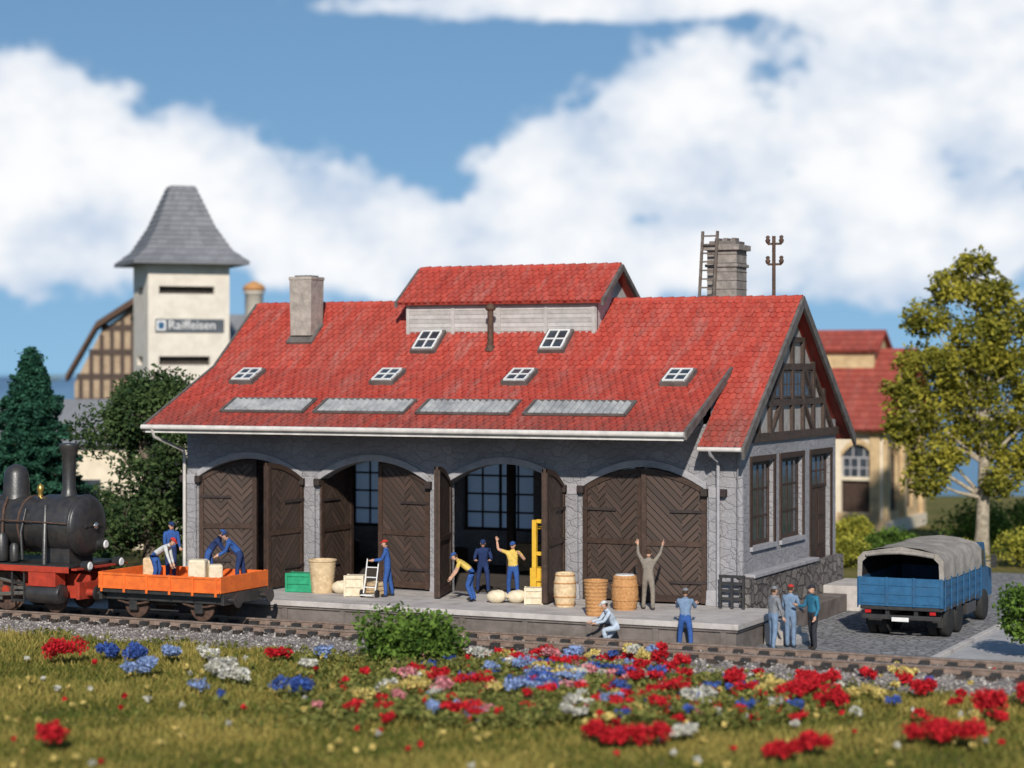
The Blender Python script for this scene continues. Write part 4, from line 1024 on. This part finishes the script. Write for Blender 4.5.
bl=[(-1.0,-.5,11.0,1.0),(.3,0,10.6,1.25),(-.1,-.4,11.8,.85),(-1.9,-.9,9.7,1.05),(1.2,.4,9.6,1.3),(-2.0,-.8,7.9,1.2),(1.4,.6,7.8,1.4),(.0,-.6,9.0,1.2),(-2.3,-1,6.2,1.35),(-.5,0,6.7,1.4),(1.7,.8,6.0,1.4),(-1.5,-.6,4.6,1.35),(1.3,.7,4.3,1.25),(2.5,1.2,9.0,1.0),(2.9,1.2,7.0,1.2),(-.1,.3,5.2,1.3),(-1.9,-1.2,3.5,1.0),(.9,-.3,3.4,.9),(.4,.8,8.0,1.3),(-.6,-.9,7.9,1.2),(2.9,1.4,4.9,1.2),(-2.9,-1.4,7.1,.7),(-2.9,-1.2,5.2,.8)]
tree('yellow_green_tree',tuple(G(18.3,84)),[(b[0],b[1],b[2],b[3]*.97,.78) for b in bl],.30,((.075,.09,.014),(.42,.37,.05)),60000,.105,'bark_pale',-.12,.3,.3)
random.seed(5)
tree('broadleaf_tree',(-23.1,3.2,0),rb(26,2.3,1.6,7.0,.8,1.3)+[(0,0,7.0,1.0),(.9,.3,6.8,.9),(.5,-.3,7.4,.6)],.28,((.018,.045,.018),(.10,.15,.05)),46000,.085,'bark',-.2)
def conifer(name,loc,H,Rb,n):
    e=empty(name,loc); mb=MB(); mb.tube([loc,(loc[0],loc[1],loc[2]+H*.95)],[.2,.03],'bark',8)
    PP=[]; L=np.array(loc)
    layers=30
    for i in range(layers):
        t=i/(layers-1); z=H*(.10+.88*t); r=Rb*(1-t)**.75+.08; nb=int(8+7*(1-t)); a0=random.random()*6
        for k in range(nb):
            a=a0+k*6.283/nb+random.uniform(-.25,.25); rl=r*random.uniform(.62,1.2); m=max(20,int(n*rl/(layers*nb*Rb)*2))
            s=rng.uniform(.1,1,m)**.7*rl; w=.24*(1-s/(rl*1.25))+.04
            lat=rng.normal(size=m)*w; dz=-.25*s*s/Rb+.12*s+rng.normal(size=m)*.07
            PP.append(np.stack([np.cos(a)*s-np.sin(a)*lat,np.sin(a)*s+np.cos(a)*lat,z+dz],1)+L)
            mb.tube([(loc[0],loc[1],loc[2]+z),(loc[0]+math.cos(a)*rl*.9,loc[1]+math.sin(a)*rl*.9,loc[2]+z-.13*rl*rl/Rb)],[.03,.008],'bark',4)
    mb.obj('trunk_and_branches',e)
    P=np.concatenate(PP); t=rng.uniform(0,1,len(P))[:,None]*.6+.4*(fbm(P,2.5)[:,None]*.5+.5)
    fast('needles',leaves(P,.085,.4),4,np.array((.010,.045,.032))*(1-t)+np.array((.055,.17,.10))*t,'leaf',e,tuple(loc))
conifer('spruce_tree',tuple(G(-17.9,80)),8.6,2.7,70000)
def bush(name,loc,w,h,cols,n,size=.06,blobs=9):
    L=np.array(loc); PP=[]
    for _ in range(blobs):
        c=np.array([random.uniform(-.6,.6)*w/2,random.uniform(-.4,.4)*w/2,random.uniform(.3,.62)*h]); r=random.uniform(.28,.45)*min(w,h*1.6)/1.3
        m=n//blobs; d=rng.normal(size=(m,3)); d/=np.linalg.norm(d,axis=1)[:,None]; P=c+d*(r*(.4+.6*rng.uniform(0,1,m)**.5)*(1+.3*fbm(d*4,2)))[:,None]*np.array([1,1,.85])
        PP.append(P[P[:,2]>0])
    P=np.concatenate(PP)+L; t=np.clip(.5+.4*fbm(P,3)+.25*rng.normal(size=len(P)),0,1)[:,None]
    fast(name,leaves(P,size,.1),4,np.array(cols[0])*(1-t)+np.array(cols[1])*t,'leaf',None,tuple(loc))
GRN=((.03,.07,.012),(.17,.27,.045)); YG=((.12,.14,.02),(.50,.46,.07)); DG=((.015,.035,.012),(.06,.10,.03))
bush('green_bush',tuple(G(-2.6,56.3)),2.6,1.6,GRN,5500,.075,16)
bush('green_bush',tuple(G(14.0,57.5)),1.8,2.7,GRN,5000,.07)
for s,d,w,h,c in ((12.5,84,3,1.3,YG),(15,86,3,1.5,GRN),(17.5,83,3,1.2,YG),(20.5,84,3.5,1.6,YG),(23.5,84,3.5,1.5,GRN),(13.7,88,2.5,2.0,YG),(19,90,4,2.6,GRN),(22.5,92,4,3,GRN)): bush('flowering_bush',tuple(G(s,d)),w,h,c,3800,.08)
for s,d,w,h in ((-14.3,72,2.6,1.8),(-17,74,3,2.6),(-20.5,76,3.5,3.4),(-24,78,4,4),(-17,86,4,3.5),(-22.5,88,5,4.2)): bush('shrub',tuple(G(s,d)),w,h,DG,4500,.09)
def haze_tinted_hills(name,d,h0,amp,s0,s1,col):
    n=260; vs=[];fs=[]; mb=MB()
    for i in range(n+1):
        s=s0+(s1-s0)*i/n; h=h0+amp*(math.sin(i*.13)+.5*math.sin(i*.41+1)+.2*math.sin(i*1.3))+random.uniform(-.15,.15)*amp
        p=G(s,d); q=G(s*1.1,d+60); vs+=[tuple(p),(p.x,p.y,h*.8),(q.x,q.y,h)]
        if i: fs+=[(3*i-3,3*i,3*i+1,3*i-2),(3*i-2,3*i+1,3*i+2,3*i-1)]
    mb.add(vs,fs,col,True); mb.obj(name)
haze_tinted_hills('haze_tinted_hills',130,6.8,.7,-160,160,'haze_tinted_hills')
n=190000
d=np.sqrt(rng.uniform(36**2,64**2,n)); s=rng.uniform(-.34,.34,n)*d
X=CAM[0]+CA*s-SA*d; Y=CAM[1]+SA*s+CA*d
k=(Y<-9.0+.25*np.sin(X*1.7)+.15*np.sin(X*4.1)); X=X[k];Y=Y[k]; n=len(X)
P=np.stack([X,Y,np.zeros(n)],1)
pat=fbm(P,.55)+.5*fbm(P,1.7)
h=rng.uniform(.07,.2,n)*(1+.35*pat); a=rng.uniform(0,6.28,n); w=rng.uniform(.02,.04,n)
dx=np.stack([np.cos(a)*w,np.sin(a)*w,np.zeros(n)],1); tip=P+np.stack([rng.normal(size=n)*.07,rng.normal(size=n)*.07,h],1)
V=np.stack([P-dx,P+dx,tip],1).reshape(-1,3)
t=np.clip(.5+.5*pat+.3*rng.normal(size=n),0,1)[:,None]
C=np.array((.085,.11,.018))*(1-t)+np.array((.38,.30,.08))*t
fast('meadow_grass',V,3,C,'leaf')
PP=[];CC=[]
RED=(.60,.02,.03);BLU=(.06,.12,.40);WHT=(.66,.64,.56);PNK=(.68,.26,.28);YEL=(.70,.55,.18);LBL=(.28,.38,.64)
def puff(s,d,r,col,z=None,n=None):
    n=n or int(60+300*r); z=.18 if z is None else z
    subs=1 if r<.13 else 5
    for q in range(subs):
        rr=r if subs==1 else r*random.uniform(.4,.6)
        o=np.array([random.uniform(-.7,.7)*r,random.uniform(-.7,.7)*r,random.uniform(-.1,.25)*r]) if subs>1 else np.zeros(3)
        c=np.array(G(s,d))+o; m=n//subs
        dd=rng.normal(size=(m,3)); dd/=np.linalg.norm(dd,axis=1)[:,None]
        P=c+dd*(rr*(.4+.65*rng.uniform(0,1,m)))[:,None]*np.array([1,1,.75]); P[:,2]+=z+r*.45; 
        PP.append(P); CC.append(np.array(col)*rng.uniform(.5,1.15,m)[:,None])
for s,d,r,c in ((-11.7,56.2,.6,RED),(-9.4,43.6,.45,RED),(1.8,44.4,.38,RED),(2.1,43.9,.36,RED),(2.9,44,.48,RED),(3.5,44.6,.3,WHT),(10.7,47.3,.6,RED),(8.5,44.2,.5,RED),(9.2,44.0,.5,RED),(8.9,44.9,.4,RED),(6.4,49.8,.45,RED),(6.8,50.3,.4,RED),(7.3,48.6,.38,RED),
    (6.1,43,.4,RED),(5.4,42.5,.36,RED),(-9.8,56.3,.4,BLU),(-9.1,56.5,.38,LBL),(-9.5,53.8,.45,LBL),(-5.1,50.4,.42,BLU),(-7.3,53.3,.5,WHT),(-6.7,52.6,.4,WHT),(-10.6,57,.35,BLU),(-8.0,56.3,.35,WHT),(4.2,49,.42,WHT),(7.5,51.5,.4,RED),(11.8,49,.45,RED),(5.2,51.5,.45,RED),(9.6,50.5,.4,RED),(-6.2,56.8,.3,RED),(-5.0,57,.3,LBL)):
    puff(s,d,r,c,n=int(300+950*r))
pal=[RED,RED,RED,RED,RED,BLU,BLU,LBL,WHT,PNK,YEL]
for k in range(30):
    s0=random.gauss(.5,2.1); d0=random.uniform(47,56); c=random.choice(pal)
    for _ in range(random.randint(3,7)): puff(s0+random.gauss(0,.4),d0+random.gauss(0,.6),random.uniform(.14,.32),c if random.random()<.8 else random.choice(pal),z=random.uniform(.12,.4))
for _ in range(150):
    s=random.gauss(.6,2.3); d=random.uniform(46.5,56.8); puff(s,d,random.choice([.08,.1,.14,.2,.28]),random.choice(pal),z=random.uniform(.1,.38))
for _ in range(80):
    d=random.uniform(46,54); s=random.uniform(2,11); puff(s,d,random.uniform(.07,.26),random.choice([RED,RED,RED,WHT,YEL,BLU]))
for _ in range(200):
    d=random.uniform(41,57); s=random.uniform(-.24,.24)*d; puff(s,d,random.uniform(.03,.08),random.choice([YEL,WHT,RED,YEL]),n=24)
P=np.concatenate(PP);C=np.concatenate(CC)
fast('wildflowers',leaves(P,.052),4,C,'petal')
n=36000; s=rng.normal(.8,2.7,n); d=rng.uniform(46,57.3,n)
P=np.stack([CAM[0]+CA*s-SA*d,CAM[1]+SA*s+CA*d,rng.uniform(.02,.40,n)],1); P=P[(fbm(P,1.4)>-.15)&(P[:,1]<-9.2)]
t=rng.uniform(0,1,len(P))[:,None]
fast('flower_foliage',leaves(P,.07,.2),4,np.array((.07,.10,.02))*(1-t)+np.array((.30,.28,.08))*t,'leaf')
# ================================================================ WORLD
w=bpy.data.worlds.new('World'); sc.world=w; w.use_nodes=True; T=NT(w.node_tree)
bg=w.node_tree.nodes['Background']
tc=T.node('ShaderNodeTexCoord').outputs['Generated']
sp=T.node('ShaderNodeSeparateXYZ'); T.l.new(tc,sp.inputs[0]); x,y,z=sp.outputs
uu=T.math('ADD',T.math('MULTIPLY',x,CA),T.math('MULTIPLY',y,SA)); vv=T.math('ADD',T.math('MULTIPLY',x,-SA),T.math('MULTIPLY',y,CA))
az=T.math('ARCTAN2',uu,vv); el=T.math('ARCSINE',z)
cb=T.node('ShaderNodeCombineXYZ'); T.l.new(x,cb.inputs[0]); T.l.new(y,cb.inputs[1]); T.l.new(T.math('MULTIPLY_ADD',T.math('ABSOLUTE',z),1.0,.24),cb.inputs[2])
nv=T.node('ShaderNodeVectorMath',operation='NORMALIZE'); T.l.new(cb.outputs[0],nv.inputs[0])
sky=T.node('ShaderNodeTexSky'); sky.sky_type='NISHITA'; sky.sun_disc=False
SD=Vector((.42,-.907,0)).normalized(); EL=R(29)
sky.sun_elevation=EL; sky.sun_rotation=math.atan2(SD.x,SD.y); sky.air_density=1.3; sky.dust_density=.3; sky.ozone_density=2.0
T.l.new(nv.outputs[0],sky.inputs[0])
skc=T.mix(1.0,sky.outputs[0],(.80,.98,1.08,1),'MULTIPLY')
pc=T.node('ShaderNodeCombineXYZ'); T.l.new(az,pc.inputs[0]); T.l.new(T.math('MULTIPLY',el,1.4),pc.inputs[1])
n1=T.noise(pc.outputs[0],19,12,.6); n2=T.noise(pc.outputs[0],13,9,.6)
dens=None
for (px,py,rx,ry) in ((30,180,170,112),(180,200,150,90),(290,225,100,70),(390,240,150,55),(560,200,110,85),(700,150,160,110),(860,120,170,130),(1010,90,160,150),(640,255,260,50),(900,230,220,75),(60,250,190,38),(560,6,260,20),(930,10,200,40)):
    a=T.math('DIVIDE',T.math('SUBTRACT',az,(px-512)/2150),rx/2150); b=T.math('DIVIDE',T.math('SUBTRACT',el,(365-py)/2150),ry/2150)
    r2=T.math('ADD',T.math('MULTIPLY',a,a),T.math('MULTIPLY',b,b)); g=T.math('SUBTRACT',1.0,r2)
    dens=g if dens is None else T.math('MAXIMUM',dens,g)
dens=T.math('MAXIMUM',dens,-1.2)
dd=T.math('ADD',dens,T.math('MULTIPLY',T.math('SUBTRACT',n1,.5),3.6))
maskc=T.ramp(dd,-.15,.35)
shade=T.ramp(T.math('ADD',T.math('MULTIPLY',dd,.22),T.math('MULTIPLY',n2,1.5)),.5,1.15)
cc=T.mix(shade,(5.4,6.5,8.1,1),(10.2,10.2,10.2,1))
fin=T.mix(T.math('MULTIPLY',maskc,.96),skc,cc)
T.l.new(fin,bg.inputs[0]); bg.inputs[1].default_value=.1
sl=bpy.data.lights.new('sun','SUN'); sl.energy=4.7; sl.angle=R(1.2); sl.color=(1,.94,.85)
so=bpy.data.objects.new('sun',sl); sc.collection.objects.link(so)
sd=Vector((SD.x*math.cos(EL),SD.y*math.cos(EL),math.sin(EL))); so.rotation_euler=(-sd).to_track_quat('-Z','Y').to_euler(); so.location=(20,-40,40)
# ================================================================ CAMERA
cd=bpy.data.cameras.new('camera'); co=bpy.data.objects.new('camera',cd); sc.collection.objects.link(co)
co.location=CAM; co.rotation_euler=(R(90),0,math.atan2(SA,CA))
cd.sensor_width=36; cd.lens=36*2150/1024; cd.shift_y=-19/1024; cd.clip_end=4000; cd.clip_start=.5
cd.dof.use_dof=True; cd.dof.focus_distance=64; cd.dof.aperture_fstop=.24
sc.camera=co
